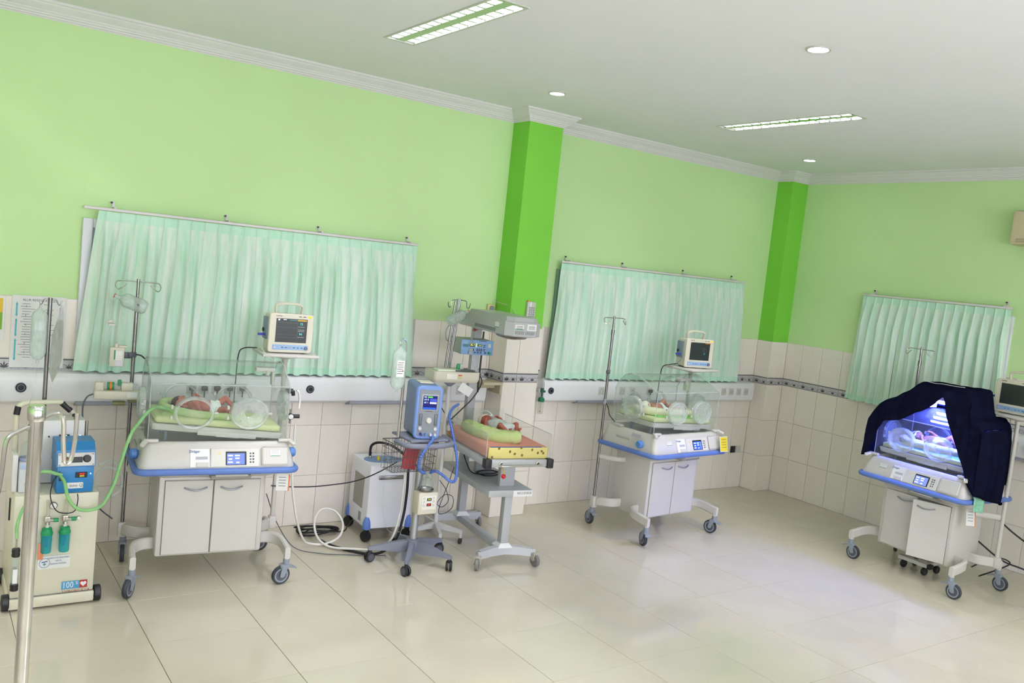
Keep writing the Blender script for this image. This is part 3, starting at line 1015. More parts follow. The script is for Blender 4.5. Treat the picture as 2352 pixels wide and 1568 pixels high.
I1, A1, T1 = (0.52, 0.95), D(-6), D(4.6)
I2, A2, T2 = (4.40, 0.755), D(5), D(3.2)
I3, A3, T3 = (5.935, -.885), D(-94), 0.0
incubator(I1, A1, 'white infant incubator at the left with a monitor shelf, clear hood and blue bumper', T1, (.49, .24, 0), cast=(D(150), D(100), D(175), D(60)), screen=SCRP)
incubator(I2, A2, 'white infant incubator in front of the curtain between the pillars, with bare IV pole', T2, (.47, .15, D(0)), cast=(D(-25), D(12), D(-15), D(90)), iris=(False, False))
incubator(I3, A3, 'white infant incubator at the right under a dark cloth, one door ajar', T3, (.475, .25, D(0)), ajar=D(20), cast=(D(-85), D(-85), D(30), D(-85)), screen=SCRP, blue=True, iris=(True, True))
# the card and papers hanging on the incubators
def incM(I, A):
    return T(I[0], I[1], 0) @ RZ(A)
mattress(I1, A1, T1, 'pale green mattress inside the left incubator')
mattress(I2, A2, T2, 'pale green mattress inside the middle incubator')
mattress(I3, A3, T3, 'mattress bathed in blue light inside the draped incubator')

# ------------------------------------------------------------------ patient monitors
def monitor(Mw, label, lit, cable_side=True, module=False):
    t = thing('patient_monitor', label, 'monitor', (0, 0, 0), 0, 'bedside patient monitors')
    t.matrix_world = Mw
    w, d, h = .30, .17, .262
    z0 = .008
    case = B().loft([[(x, -d / 2 + .02, z + z0 + h / 2) for x, z in rrect(w, h, .02, 4)], [(x, d / 2 - .03, z + z0 + h / 2) for x, z in rrect(w * .97, h * .97, .02, 4)], [(x, d / 2, z + z0 + h / 2 - .005) for x, z in rrect(w * .86, h * .88, .02, 4)]]).done('case', IVORY, t)
    bz = B().loft([[(x, -d / 2 + .021, z + z0 + h / 2) for x, z in rrect(w + .004, h + .004, .02, 4)], [(x, -d / 2 + .004, z + z0 + h / 2) for x, z in rrect(w + .004, h + .004, .02, 4)], [(x, -d / 2, z + z0 + h / 2) for x, z in rrect(w - .006, h - .006, .016, 4)]]).done('bezel', IVORY, t)
    sc = B().box((0, -d / 2 - .001, z0 + .15), (.214, .004, .162), bev=.001, seg=1).done('screen', SCRK, t)
    y = -d / 2 - .0035
    def q(nm, x, z, ww, hh, m, par=sc):
        B().quad((x - ww / 2, y, z - hh / 2), (x + ww / 2, y, z - hh / 2), (x + ww / 2, y, z + hh / 2), (x - ww / 2, y, z + hh / 2)).done(nm, m, par, smooth=0, norm=False)
    if lit == 1:
        q('alarm_bar', .07, z0 + .222, .062, .008, AMBER)
        q('status_bar', .01, z0 + .222, .055, .006, mat('screen_teal', rgb(70, 130, 130), 0.4))
        q('status_icon', -.09, z0 + .222, .012, .01, SCRW)
        q('status_text', -.05, z0 + .224, .022, .005, SCRW)
        for zz, mm in ((.205, .6), (.172, .6), (.121, 1), (.103, 1)):
            q('trace', -.03, z0 + zz, .13, .0012, mat('trace_grey', rgb(110, 120, 110), 0.5))
        q('divider', .04, z0 + .14, .001, .13, mat('trace_grey', rgb(110, 120, 110), 0.5))
        for zz in (.178, .158, .148, .108):
            q('reading_line', .066, z0 + zz, .045, .003, mat('reading_grey', rgb(170, 176, 170), 0.5))
        text('reading', '73', .022, CYAN, sc, (.066, y, z0 + .197))
        text('reading', '94', .022, CYAN, sc, (.064, y, z0 + .128))
    elif lit == 2:
        q('alarm_bar', .075, z0 + .226, .05, .005, emat('screen_orange', rgb(240, 140, 40), 1.0))
        q('status_icon', -.098, z0 + .226, .006, .006, emat('screen_orange', rgb(240, 140, 40), 1.0))
        q('heart_icon', .05, z0 + .13, .014, .014, emat('screen_teal_dim', rgb(70, 150, 150), 0.8))
        for k in range(4):
            q('reading_line', .04 + .012 * (k % 2), z0 + .18 - k * .012, .03, .002, mat('trace_grey', rgb(110, 120, 110), 0.5))
    text('brand_lettering', 'mindray', .013, INK, bz, (-.09, -d / 2 - .0008, z0 + .249))
    for kx in (.055, .085):
        B().box((kx, -d / 2 - .0004, z0 + .248), (.02, .0008, .0045)).done('model_print', INK, bz)
    B().ell((.122, -d / 2, z0 + .247), (.014, .004, .007)).done('alarm_lamp', emat('alarm_lamp_yellow', rgb(255, 205, 60), 1.4) if lit else IVORY, bz)
    cs = B().box((.0, -d / 2 - .001, z0 + .035), (.246, .004, .034), bev=.001, seg=1).done('control_strip', PALEB, t)
    for k in range(6):
        B().box((-.055 + k * .027, -d / 2 - .0035, z0 + .034), (.015, .003, .005), bev=.001, seg=1).done('button', mat('button_orange', rgb(196, 150, 90)) if k == 2 else KEYB, cs)
    B().lathe([(0, .014), (.011, .014), (.0125, .01), (.0125, 0)], (.108, -d / 2 - .002, z0 + .033), RX(math.pi / 2), n=18).done('dial', mat('dial_grey_blue', rgb(100, 106, 130), 0.4), cs)
    B().lathe([(0, .004), (.006, .004), (.007, 0)], (-.108, -d / 2 - .002, z0 + .033), RX(math.pi / 2), n=12).done('power_button', WHITE, cs)
    B().tube([(-.088, .01, z0 + h - .008), (-.092, .005, z0 + h + .045), (-.06, 0, z0 + h + .062), (0, 0, z0 + h + .066), (.06, 0, z0 + h + .062), (.092, .005, z0 + h + .045), (.088, .01, z0 + h - .008)], .011, n=10, flat=(.009, .017)).done('handle', IVORY, t)
    for s in (-1, 1):
        B().box((s * .1, -.0, .004), (.03, .12, .009), bev=.002, seg=1).done('foot', BLACK, t)
    sd = B().box((-w / 2 - .002, .01, z0 + .155), (.01, .095, .15), bev=.003).done('side_module', mat('module_grey', rgb(120, 136, 150), 0.4), t)
    B().box((-w / 2 - .03, -.01, z0 + .11), (.05, .022, .016), bev=.005).done('sensor_plug', mat('plug_deep_blue', rgb(44, 62, 170), 0.4), sd)
    B().lathe([(0, .01), (.012, .01), (.014, 0)], (-w / 2 - .006, .03, z0 + .14), RY(-math.pi / 2), n=14).done('jack', BLACK, sd)
    return t
ZS = 1.447
monitor(incM(I1, A1) @ T(.485, .215, ZS) @ RZ(D(2)), 'patient monitor showing 73 and 94 on the shelf of the left incubator', 1)
monitor(incM(I2, A2) @ T(.47, .14, ZS) @ RZ(D(-16)), 'patient monitor with a nearly blank screen on the shelf of the middle incubator', 2)
monitor(incM(I3, A3) @ T(.46, .245, ZS) @ RZ(D(2)), 'patient monitor with a dark blank screen at the right edge on the draped incubator shelf', 0)

# papers hung on the incubators
def hung_card(Mw, w, h, fm, label, name='paper_card', lines=4, lm=None, orange=False):
    t = thing(name, label, 'card')
    t.matrix_world = Mw
    c = B().box((0, 0, 0), (w, .003, h), bev=.0008, seg=1).done('sheet', PAPER, t)
    if fm:
        f = B().box((0, -.0018, 0), (w * .92, .0012, h * .92)).done('print_field', fm, t)
    for k in range(lines):
        B().box((0, -.0028, h * (.3 - .17 * k)), (w * .6, .0006, .003)).done('print_line', lm or INK, t)
    if orange:
        B().box((w * .5, .004, -h * .02), (w * .22, .004, h), bev=.0008, seg=1).done('orange_edge', mat('orange_card', rgb(226, 124, 52), 0.6), t)
    return t
hung_card(incM(I2, A2) @ T(.40, -.362, .835) @ RZ(D(6)) @ RX(D(-14)) @ RY(D(3)), .125, .135, mat('yellow_print', rgb(228, 206, 44), 0.6), 'yellow notice in a white border hung on the middle incubator')
hung_card(incM(I1, A1) @ T(.40, -.29, .665) @ RZ(D(-12)), .075, .11, None, 'white card with an orange edge hanging below the left incubator rail', orange=True)
# ================================================================== LEFT: BREATHING MACHINE CART
CREAM = mat('cart_enamel_cream', rgb(208, 205, 182), 0.35, var=0.04, scale=4, bump=0.1)
GREYP = mat('grey_enamel', rgb(196, 194, 184), 0.4, var=0.04, scale=5)
PETROL = mat('petrol_blue_enamel', rgb(32, 122, 184), 0.35, var=0.04, scale=6)
LIDG = mat('green_lid_plastic', rgb(22, 140, 84), 0.35, var=0.05, scale=20)
BRASS = mat('nickel_fitting', (0.5, 0.49, 0.45), 0.25, 1.0, var=0.1, scale=40)
JAR = clear_mat('teal_jar', tint=(0.35, 0.8, 0.82), haze=0.35, hcol=rgb(60, 180, 190))
WATER = mat('jar_blue_stem', rgb(40, 90, 170), 0.4)

cart = thing('oxygen_cart', 'cream enamel breathing machine cart with flowmeter jars at the left edge', 'medical cart', (-.395, .66, 0))
B().box((0, .25, .365), (.425, .485, .585), bev=.008).done('body', CREAM, cart)
B().box((0, .245, .042), (.435, .51, .062), bev=.01).done('plinth', CREAM, cart)
B().box((0, .002, .0745), (.427, .006, .003)).done('plinth_gap', SEAM, cart)
for x, y in ((-.2, .03), (.225, .03), (-.2, .46), (.2, .46)):
    b = B().lathe([(.046, -.014), (.043, -.018), (.02, -.018), (.02, .018), (.043, .018), (.046, .014), (.046, -.014)], (x + (.012 if x > 0 else -.03), y, .0465), RY(math.pi / 2), n=22)
    b.done('wheel', BLACK, cart)
B().box((-.2155, .2, .53), (.004, .02, .13), bev=.006).done('side_slot', BLACK, cart)
B().tube([(-0.18, 0.43, 0.66), (-0.186, 0.43, 0.99), (-0.18, 0.43, 1.07), (-0.15, 0.43, 1.097), (-0.1, 0.43, 1.102), (0.02, 0.43, 1.104), (0.05, 0.43, 1.098), (0.095, 0.43, 1.055), (0.128, 0.43, 1.0), (0.138, 0.43, 0.93), (0.138, 0.43, 0.66)], .015, n=12).done('handle', CREAM, cart)
for pts in ([(-.187, .43, 1.03), (-.18, .43, 1.08)], [(.048, .43, 1.098), (.098, .43, 1.05)]):
    B().cyl(pts[0], pts[1], .0178, n=12).done('handle_grip', BLACK, cart)
# flowmeters with humidifier jars on the front
for k, x in enumerate((-.05, .04)):
    f = B().cyl((x, -.03, .50), (x, -.03, .635), .0095, n=12).done('flowmeter', clear_mat('flow_tube', tint=(.85, .86, .78), haze=.25, hcol=(.8, .78, .68)), cart)
    B().box((x, -.022, .525), (.03, .03, .035), bev=.006).cyl((x, -.006, .53), (x, -.03, .53), .012, n=10).cyl((x, -.03, .525), (x + .032, -.03, .52), .008, n=10).cyl((x, -.03, .495), (x, -.03, .51), .012, n=12).done('valve', BRASS, f)
    B().cyl((x + .03, -.03, .52), (x + .055, -.03, .519), .0115, n=12).done('valve_knob', LIDG, f)
    B().cyl((x, -.03, .478), (x, -.03, .497), .011, n=12).done('coupling', WHITE, f)
    j = B().lathe([(0, .336), (.024, .336), (.027, .342), (.0285, .44), (.026, .445)], (x, -.032, 0), n=20).done('humidifier_jar', JAR, cart)
    B().lathe([(.027, .438), (.031, .442), (.031, .455), (.026, .462), (.026, .476), (.018, .481), (0, .481)], (x, -.032, 0), n=20).done('lid', LIDG, j)
    B().cyl((x, -.03, .37), (x, -.03, .44), .008, n=10).done('dip_tube', WATER, j)
gz = B().lathe([(0, .012), (.018, .012), (.021, .008), (.021, 0)], (-.022, -.003, .597), RX(math.pi / 2), n=20).done('pressure_gauge', STEEL, cart)
B().lathe([(0, .0135), (.016, .0125)], (-.022, -.003, .597), RX(math.pi / 2), n=18).done('dial_face', PAPER, gz)
B().lathe([(0, .008), (.009, .008), (.011, 0)], (.112, -.002, .515), RX(math.pi / 2), n=14).done('port_nozzle', BRASS, cart)
# stickers
st = B().box((-.0, .0035, .265), (.165, .003, .075)).done('maker_sticker', mat('sticker_grey_white', rgb(216, 218, 210), 0.5), cart)
text('lettering', 'RESEARCH AND DEVELOPMENT', .0125, INKB, st, (.022, .0016, .288), sx=.62)
text('lettering', 'MEDICAL', .0125, INKB, st, (.022, .0016, .271), sx=.62)
text('lettering', 'BANDUNG INDONESIA', .0125, INKB, st, (.022, .0016, .254), sx=.62)
B().lathe([(.0255, .003), (.0275, .0034), (.0275, .002), (.0255, .002)], (-.048, .004, .263), RX(math.pi / 2), n=26).done('emblem_ring', INKB, st)
B().box((-.048, .0012, .256), (.016, .001, .005)).box((-.048, .0012, .256), (.005, .0011, .016)).done('emblem_cross', mat('teal_print', rgb(30, 140, 150), 0.6), st)
B().box((-.048, .0014, .27), (.03, .001, .005), rot=RY(D(-8))).done('emblem_mark', INKB, st)
ind = B().box((.092, .004, .118), (.092, .0025, .045)).done('flag_sticker', mat('sticker_blue', rgb(76, 150, 190), 0.5), cart)
B().box((.1585, .004, .118), (.041, .0025, .045)).done('red_half', mat('sticker_red', rgb(170, 52, 44), 0.5), ind)
text('lettering', '100', .05, PAPER, ind, (.078, .002, .118), sx=.8)
text('lettering', '%', .026, PAPER, ind, (.124, .002, .127), sx=.8)
hp_ = [(.016 * math.sin(a) ** 3 * 1.0, (13 * math.cos(a) - 5 * math.cos(2 * a) - 2 * math.cos(3 * a) - math.cos(4 * a)) * .00105) for a in [2 * math.pi * k / 28 for k in range(28)]]
B().prism(hp_, 0, .001, T(.158, .0022, .12) @ RX(math.pi / 2)).done('heart', PAPER, ind, smooth=0)
for k, ch in enumerate('INDONESIA'):
    text('lettering', ch, .019, (mat('sticker_red', rgb(170, 52, 44)), mat('letter_tan', rgb(200, 150, 110)))[k % 2], ind, (.052 + k * .0168, .002, .082))

# blue blender unit on the cart
unit = thing('breathing_device', 'blue and white breathing device marked inno Q on top of the cream cart', 'medical device', (-.312, .66, .6575))
B().box((0, .12, .078), (.19, .22, .15), bev=.004).done('lower_case', PETROL, unit)
b = B().loft([[(-.1, .0, .155), (.1, .0, .155), (.1, .22, .155), (-.1, .22, .155)], [(-.1, .028, .245), (.1, .028, .245), (.1, .22, .245), (-.1, .22, .245)], [(-.1, .075, .285), (.1, .075, .285), (.1, .22, .285), (-.1, .22, .285)]])
b.done('upper_case', PETROL, unit, smooth=0)
fp = B().box((0, .0075, .196), (.188, .004, .074), rot=RX(D(-17)), bev=.001, seg=1).done('front_plate', WHITE2, unit)
def fpl(nm, x, z, w, h, m, par, off=.003, th=.003):
    return B().box((x, .0075 + (z - .196) * .306 - off, z), (w, th, h), rot=RX(D(-17)), bev=.0006, seg=1).done(nm, m, par)
d1 = fpl('red_display', -.058, .197, .034, .03, mat('display_maroon', rgb(80, 14, 16), 0.3), fp)
text('reading', '21', .02, REDL, d1, (-.052, -.0005, .194), rot=(D(73), 0, 0))
d2 = fpl('lcd_frame', -.004, .195, .07, .032, BLACK, fp)
fpl('lcd', -.004, .195, .058, .02, mat('lcd_dark', rgb(30, 34, 36), 0.2), d2, .0055)
B().lathe([(0, .02), (.017, .02), (.02, .014), (.022, 0)], (.054, .006, .199), RX(math.pi / 2 - D(17)), n=22).done('mixer_knob', BLACK, fp)
for sx in (-1, 1):
    for z in (.168, .224):
        B().cyl((sx * .086, .0075 + (z - .196) * .306, z), (sx * .086, .001 + (z - .196) * .306, z), .004, n=8).done('screw', STEEL, fp)
dd = B().box((.03, .0085, .105), (.062, .004, .032), bev=.001, seg=1).done('digit_display', BLACK, unit)
text('reading', '4055', .014, REDL, dd, (.033, .006, .110))
text('reading', '0000', .012, GRNL, dd, (.033, .006, .098))
B().ell((.078, .009, .11), (.004, .004, .004)).done('led', BLUL, unit)
B().box((-.075, .0085, .09), (.018, .006, .03), bev=.001).done('hose_port', BLACK, unit)
lab = B().box((0, .0085, .045), (.085, .003, .034), bev=.004).done('name_plate', PAPER, unit)
text('lettering', 'inno Q', .024, INK, lab, (.006, .0066, .045))

# white monitor box behind it
wb = thing('gas_blender', 'white box with a small blue display behind the inno Q device on the cart', 'medical device', (-.355, .925, .6575))
B().box((0, .06, .19), (.225, .18, .37), bev=.006).done('case', WHITE2, wb)
dp = B().box((.005, -.032, .283), (.056, .004, .018), bev=.002).done('display', BLACK, wb)
text('reading', '36.8', .013, BLUL, dp, (.008, -.0345, .283))
B().cyl((-.075, -.03, .28), (-.075, -.036, .28), .005, n=10).done('jack', BLACK, wb)
B().ell((.088, -.031, .283), (.005, .003, .004)).done('led', BLUL, wb)
B().lathe([(.006, 0), (.006, .015), (.016, .016), (.017, .028), (.012, .032), (0, .032)], (.06, .0, .375), n=16).done('top_knob', BLACK, wb)

B().cyl((.128, .02, .2), (.128, .02, .36), .009, n=12).cyl((.14, -.03, .07), (.14, -.03, .24), .011, n=12).box((.13, 0, .2), (.03, .05, .03), bev=.006).box((.14, -.03, .07), (.03, .03, .03), bev=.006).done('side_fittings', BRASS, wb)
# humidifier with clear dome
hm = thing('humidifier', 'grey humidifier base with a clear water chamber on the left of the cart', 'humidifier', (-.56, .80, .6575))
B().box((.015, 0, .085), (.085, .14, .17), bev=.008).done('base', mat('pale_grey_plastic', rgb(200, 204, 204), 0.4), hm)
B().box((.015, -.072, .15), (.08, .004, .03), bev=.001).done('label_band', mat('label_pale_blue', rgb(166, 188, 214), 0.5), hm)
B().box((-.045, .02, .105), (.028, .13, .21), bev=.004).done('side_plate', WHITE2, hm)
B().lathe([(.042, .17), (.044, .18), (.04, .2), (.036, .25), (.022, .275), (.012, .28), (0, .28)], (.02, 0, 0), n=22).done('water_chamber', CLEAR2, hm)
B().lathe([(.043, .17), (.046, .172), (.046, .186), (.043, .188)], (.02, 0, 0), n=22).done('chamber_rim', mat('rim_grey_blue', rgb(150, 160, 190)), hm)
B().cyl((.03, -.075, .07), (.055, -.11, .1), .016, r2=.012, n=12).done('green_connector', LIDG, hm)
B().cyl((.012, -.072, .05), (.012, -.084, .05), .012, n=14).done('dial', WHITE, hm)

# black-ended sight tube on the front left edge of the cart
sg = thing('flow_cylinder', 'clear cylinder with black rubber ends on the front of the cream cart', 'cylinder', (-.59, .632, 0))
B().cyl((0, 0, .17), (0, 0, .335), .019, n=18, caps=False).done('glass', CLEAR2, sg)
B().lathe([(0, .135), (.02, .135), (.022, .142), (.02, .15), (.022, .158), (.02, .172), (0, .172)], n=18).done('end_cap', BLACK, sg)
B().lathe([(0, .328), (.02, .328), (.022, .338), (.02, .35), (.022, .36), (.02, .372), (0, .372)], n=18).done('end_cap', BLACK, sg)
B().box((0, -.018, .22), (.022, .002, .08)).done('scale_strip', PAPER, sg)
B().cyl((0, 0, .37), (0, .0, .43), .005, n=8).box((0, .014, .25), (.012, .024, .02)).done('nozzle', BRASS, sg)

# orange tag hanging beside the jar
og = tag(B().box((0, 0, 0), (.026, .006, .095), bev=.003).done('orange_tag', mat('orange_plastic', rgb(214, 130, 96), 0.5), None, loc=(-.47, .628, .345)), 'small orange tag hanging on the cream cart beside the jars', 'tag')

# IV pole of the cart with hanging bags
ivp = thing('iv_pole', 'dark chrome IV pole rising from the cream cart with two hooks', 'IV pole', (-.437, 1.13, 0))
B().cyl((0, 0, .655), (0, 0, 1.725), .0125, n=14).done('pole', STEEL, ivp)
hk = B()
for s in (-1, 1):
    hk.tube([(0, 0, 1.716), (s * .03, -.005, 1.716), (s * .042, -.01, 1.69), (s * .052, -.012, 1.685), (s * .062, -.012, 1.715)], .003, n=6)
hk.done('hook', STEEL, ivp)
FLUID = clear_mat('iv_bag_film', tint=(.8, .87, .83), haze=.38, hcol=(.74, .82, .77))
def bag(name, label, top, w, h, dep, rz=0, lab=False, cat='IV bag', taper=.8, line=True):
    t = thing(name, label, cat, top, rz)
    b = B()
    loops = []
    for z, k, d in ((0, .12, .3), (-.01, .3, .35), (-.03, .8, .6), (-.05, .98, .9), (-h * .5, 1, 1), (-h * .85, 1, 1), (-h * .93, taper, .8), (-h * .985, .45, .5), (-h, .2, .4)):
        loops.append([(x, y, z) for x, y in rrect(w * k, dep * d, min(w * k, dep * d) * .45, 3)])
    b.loft(loops)
    b.done('pouch', FLUID, t)
    B().cyl((0, 0, -.004), (0, 0, .012), .008, n=10).done('neck', MILKY, t)
    B().cyl((0, 0, -h - .02), (0, 0, -h + .006), .009, n=10).done('spout', MILKY, t)
    if lab:
        l = B().box((0, -dep / 2 - .001, -h * .5), (w * .55, .001, h * .38)).done('label', PAPER, t)
        for k in range(6):
            B().box((-.004 * (k % 2), -dep / 2 - .0018, -h * .36 - k * h * .05), (w * .42, .0006, .0035)).done('print_line', INK, l)
        B().lathe([(0, .0012), (.005, .001)], (w * .18, -dep / 2 - .001, -h * .55), RX(math.pi / 2), n=10).done('red_dot', mat('red_print', rgb(150, 40, 40)), l)
    return t
bag('iv_bag', 'clear full IV bag hanging on the cart pole in front of the wall chart', (-.488, 1.112, 1.668), .088, .315, .05)
fb = thing('plastic_sleeve', 'empty grey plastic sleeve hanging point-down from the cart pole', 'plastic sleeve', (-.375, 1.115, 1.684))
b = B()
b.loft([[(-.004, -.002, 0), (.008, -.002, 0), (.008, .002, 0), (-.004, .002, 0)], [(-.012, -.004, -.06), (.012, -.004, -.06), (.012, .004, -.06), (-.012, .004, -.06)], [(-.042, -.01, -.18), (.016, -.008, -.18), (.016, .008, -.18), (-.042, .01, -.18)],
        [(-.048, -.009, -.33), (.014, -.007, -.33), (.014, .007, -.33), (-.048, .009, -.33)], [(-.046, -.004, -.40), (.0, -.004, -.40), (.0, .004, -.40), (-.046, .004, -.40)], [(-.03, -.002, -.465), (-.026, -.002, -.465), (-.026, .002, -.465), (-.03, .002, -.465)]])
b.done('film', clear_mat('grey_film', tint=(.66, .7, .64), haze=.45, hcol=(.55, .58, .52)), fb)

# ================================================================== FOREGROUND CHROME IV STAND
fg = thing('iv_stand', 'polished chrome IV stand with curled hooks closest to the viewer', 'IV stand', (-.889, -2.59, 0))
B().cyl((0, 0, .03), (0, 0, 1.15), .0175, n=20).done('lower_pole', CHROME, fg)
B().cyl((0, 0, 1.12), (0, 0, 1.785), .0145, n=20).lathe([(.0175, 1.76), (.0185, 1.765), (.0185, 1.787), (.015, 1.792), (0, 1.792)], n=20).done('upper_pole', CHROME, fg)
B().lathe([(.0195, 1.09), (.025, 1.095), (.025, 1.15), (.0195, 1.155)], n=20).cyl((.02, 0, 1.12), (.05, 0, 1.12), .006, n=10).done('height_clamp', STEEL, fg)
for s, dy in ((-1, -.01), (1, .02)):
    B().tube([(0, 0, 1.752), (s * .03, dy * 1.0, 1.768 if s > 0 else 1.74), (s * .054, dy * 1.6, 1.76 if s > 0 else 1.722), (s * .060, dy * 2, 1.70 if s > 0 else 1.66), (s * .066, dy * 2.2, 1.655 if s > 0 else 1.61), (s * .078, dy * 2.4, 1.66 if s > 0 else 1.612), (s * .084, dy * 2.4, 1.71 if s > 0 else 1.66), (s * .085, dy * 2.4, 1.765 if s > 0 else 1.70)], .005, n=10).done('hook', CHROME, fg)
for k in range(5):
    a = k * 2 * math.pi / 5 + .3
    B().tube([(0, 0, .1), (.1 * math.cos(a), .1 * math.sin(a), .09), (.28 * math.cos(a), .28 * math.sin(a), .065)], .013, n=10).done('base_leg', CHROME, fg)
    B().ell((.28 * math.cos(a), .28 * math.sin(a), .03), (.02, .02, .03)).done('foot_caster', BLACK, fg)

# ================================================================== THINGS ON THE LEFT INCUBATOR POLE
Q1 = incM(I1, A1)
def tb(name, label, cat, Mw, group=None):
    t = thing(name, label, cat, (0, 0, 0), 0, group)
    t.matrix_world = Mw
    return t
def bottle(Mw, label, mark=True, r=.036, ln=.155):
    t = tb('iv_bottle', label, 'IV bottle', Mw)
    B().lathe([(0, ln), (r * .7, ln), (r * .95, ln - .012), (r, ln - .03), (r, .045), (r * .85, .028), (r * .4, .012), (.012, .006), (.012, 0)], n=22).done('body', FLUID, t)
    B().lathe([(0, -.028), (.011, -.028), (.013, -.024), (.013, 0), (.010, .003)], n=16).done('cap', MILKY, t)
    B().lathe([(.0115, -.03), (.014, -.03), (.014, -.026), (.0115, -.026)], n=16).done('red_ring', mat('red_rubber', rgb(190, 80, 70), 0.5), t)
    if mark:
        for k in range(3):
            B().box((.004 * k - .006, -r - .0003, .115 + .006 * (k % 2)), (.003, .0006, .016), rot=RY(.4 * k)).done('pen_mark', INK, t)
    return t
bottle(Q1 @ T(-.585, .27, 1.742) @ RY(D(110)) , 'clear IV bottle tipped sideways on the left incubator pole', r=.046, ln=.175)
# drip chamber set hanging from the bottle
ds = tb('drip_set', 'clear drip chamber with a white roller clamp hanging by the left incubator pole', 'drip set', Q1 @ T(-.625, .275, 0))
B().cyl((0, 0, 1.60), (0, 0, 1.725), .011, n=14).done('chamber', CLEAR2, ds)
B().box((.0, 0, 1.585), (.035, .02, .018), bev=.005).box((.008, -.002, 1.565), (.04, .02, .016), bev=.005).done('roller_clamp', WHITE, ds)
B().tube([(0, 0, 1.56), (-.004, 0, 1.5), (.0, .0, 1.43)], .0018, n=6).done('line', CLEAR2, ds)
pm = tb('infusion_pump', 'small white infusion pump with a label clamped to the left incubator pole', 'infusion pump', Q1 @ T(-.575, .285, 1.30))
B().box((0, 0, .06), (.085, .05, .125), bev=.006).done('case', IVORY, pm)
B().box((-.005, 0, .13), (.02, .03, .03), bev=.004).box((.03, -.002, .128), (.05, .045, .012), bev=.003).done('drip_arm', IVORY, pm)
B().box((.012, -.0265, .07), (.042, .002, .06)).done('label', PAPER, pm)
B().box((-.014, -.0265, .075), (.008, .002, .06)).done('green_stripe', GREENT, pm)
B().box((.012, -.0265, .02), (.046, .0015, .032)).done('lower_label', mat('pale_label', rgb(208, 206, 214)), pm)
B().box((.062, .01, .07), (.05, .02, .04), bev=.006).done('pole_clamp', GREYD, pm)
sp_ = tb('syringe_pump', 'white syringe pump tray with an orange striped syringe beside the left incubator', 'syringe pump', Q1 @ T(-.555, .2, 1.10))
B().box((0, 0, .03), (.29, .09, .055), bev=.01).done('case', IVORY, sp_)
B().box((-.115, .01, .08), (.05, .055, .055), bev=.008).done('drive_head', IVORY, sp_)
B().box((.045, .0, .082), (.07, .05, .05), bev=.006).done('holder', IVORY, sp_)
sy = B().cyl((-.07, -.005, .085), (-.03, -.005, .085), .024, n=16).done('syringe_flange', GREENT, sp_)
B().cyl((-.056, -.005, .085), (-.044, -.005, .085), .0255, n=16).done('orange_band', mat('orange_plastic2', rgb(232, 120, 40), 0.5), sy)
B().cyl((-.03, -.005, .085), (.1, -.005, .085), .014, n=14).done('syringe_barrel', CLEAR2, sp_)
B().box((.0, -.005, .105), (.022, .02, .04), bev=.005).done('green_clip', GREENT, sp_)
B().box((.08, -.046, .035), (.07, .002, .035)).done('label', PAPER, sp_)
B().cyl((-.03, .02, -.03), (.04, .02, -.03), .016, n=12).box((.085, .06, -.01), (.05, .12, .03), bev=.006).done('pole_mount', mat('khaki_knob', rgb(128, 128, 84), 0.5), sp_)
# gauge on the white hose at the right of the left incubator
gg = tb('pressure_gauge', 'small round pressure gauge on the white air hose at the right of the left incubator', 'gauge', Q1 @ T(.52, .1, 1.02))
B().lathe([(0, .016), (.019, .016), (.022, .011), (.022, -.006), (0, -.006)], (0, -.01, 0), RX(math.pi / 2), n=22).done('case', BLACK, gg)
B().lathe([(0, .0175), (.017, .0165)], (0, -.01, 0), RX(math.pi / 2), n=20).done('face', PAPER, gg)
B().cyl((.02, -.005, .0), (.062, -.005, .0), .014, n=14).done('regulator_knob', BLACK, gg)
B().cyl((0, -.005, .02), (0, -.005, .05), .008, n=10).cyl((0, -.005, -.02), (0, -.005, -.05), .008, n=10).done('fitting', BRASS, gg)

# ================================================================== WALL NOTICES
wp = thing('wall_chart', 'white laminated flow chart headed ALUR RESUSITASI on the tiled wall', 'wall chart', (-.43, YB - .004, 1.4525))
B().box((0, 0, 0), (.312, .004, .468), bev=.001, seg=1).done('sheet', PAPER, wp)
text('title', 'ALUR RESUSITASI IGD', .021, INK, wp, (-.0, -.0024, .205), sx=.95)
for z0, z1 in ((.19, .095), (.085, -.035), (-.045, -.19)):
    a = B().box((-.128, -.0024, (z0 + z1) / 2), (.009, .0008, z0 - z1 - .03)).done('time_arrow', mat('teal_arrow', rgb(80, 180, 190), 0.6), wp)
    for z, s in ((z0, -1), (z1, 1)):
        B().prism([(-.128 - .008, z + s * .016), (-.128 + .008, z + s * .016), (-.128, z)], 0, .0008, T(0, -.002, 0) @ RX(math.pi / 2)).done('arrow_head', mat('teal_arrow', rgb(80, 180, 190)), a, smooth=0)
rnd = random.Random(4)
for k in range(22):
    z = .18 - k * .0165
    B().box((-.07 + rnd.uniform(-.01, .01), -.0024, z), (rnd.uniform(.04, .085), .0006, .003)).done('print_line', mat('chart_ink', rgb(120, 122, 124), 0.7), wp)
    if k % 2 == 0:
        B().box((.05 + rnd.uniform(-.015, .015), -.0024, z), (rnd.uniform(.04, .08), .0006, .003)).done('print_line', mat('chart_ink', rgb(120, 122, 124)), wp)
for k in range(6):
    B().box((-.075, -.0024, .165 - k * .06), (.002, .0006, .014)).done('flow_arrow', INK, wp)
B().box((.126, -.0024, -.015), (.017, .0008, .36)).done('purple_strip', mat('purple_print', rgb(186, 120, 176), 0.6), wp)
for k in range(9):
    B().box((.126, -.003, .12 - k * .032), (.007, .0006, .022)).done('strip_print', INK, wp)
wn = thing('wall_notice', 'notice with yellow and green panels at the far left edge of the wall', 'notice', (-.745, YB - .004, 1.53))
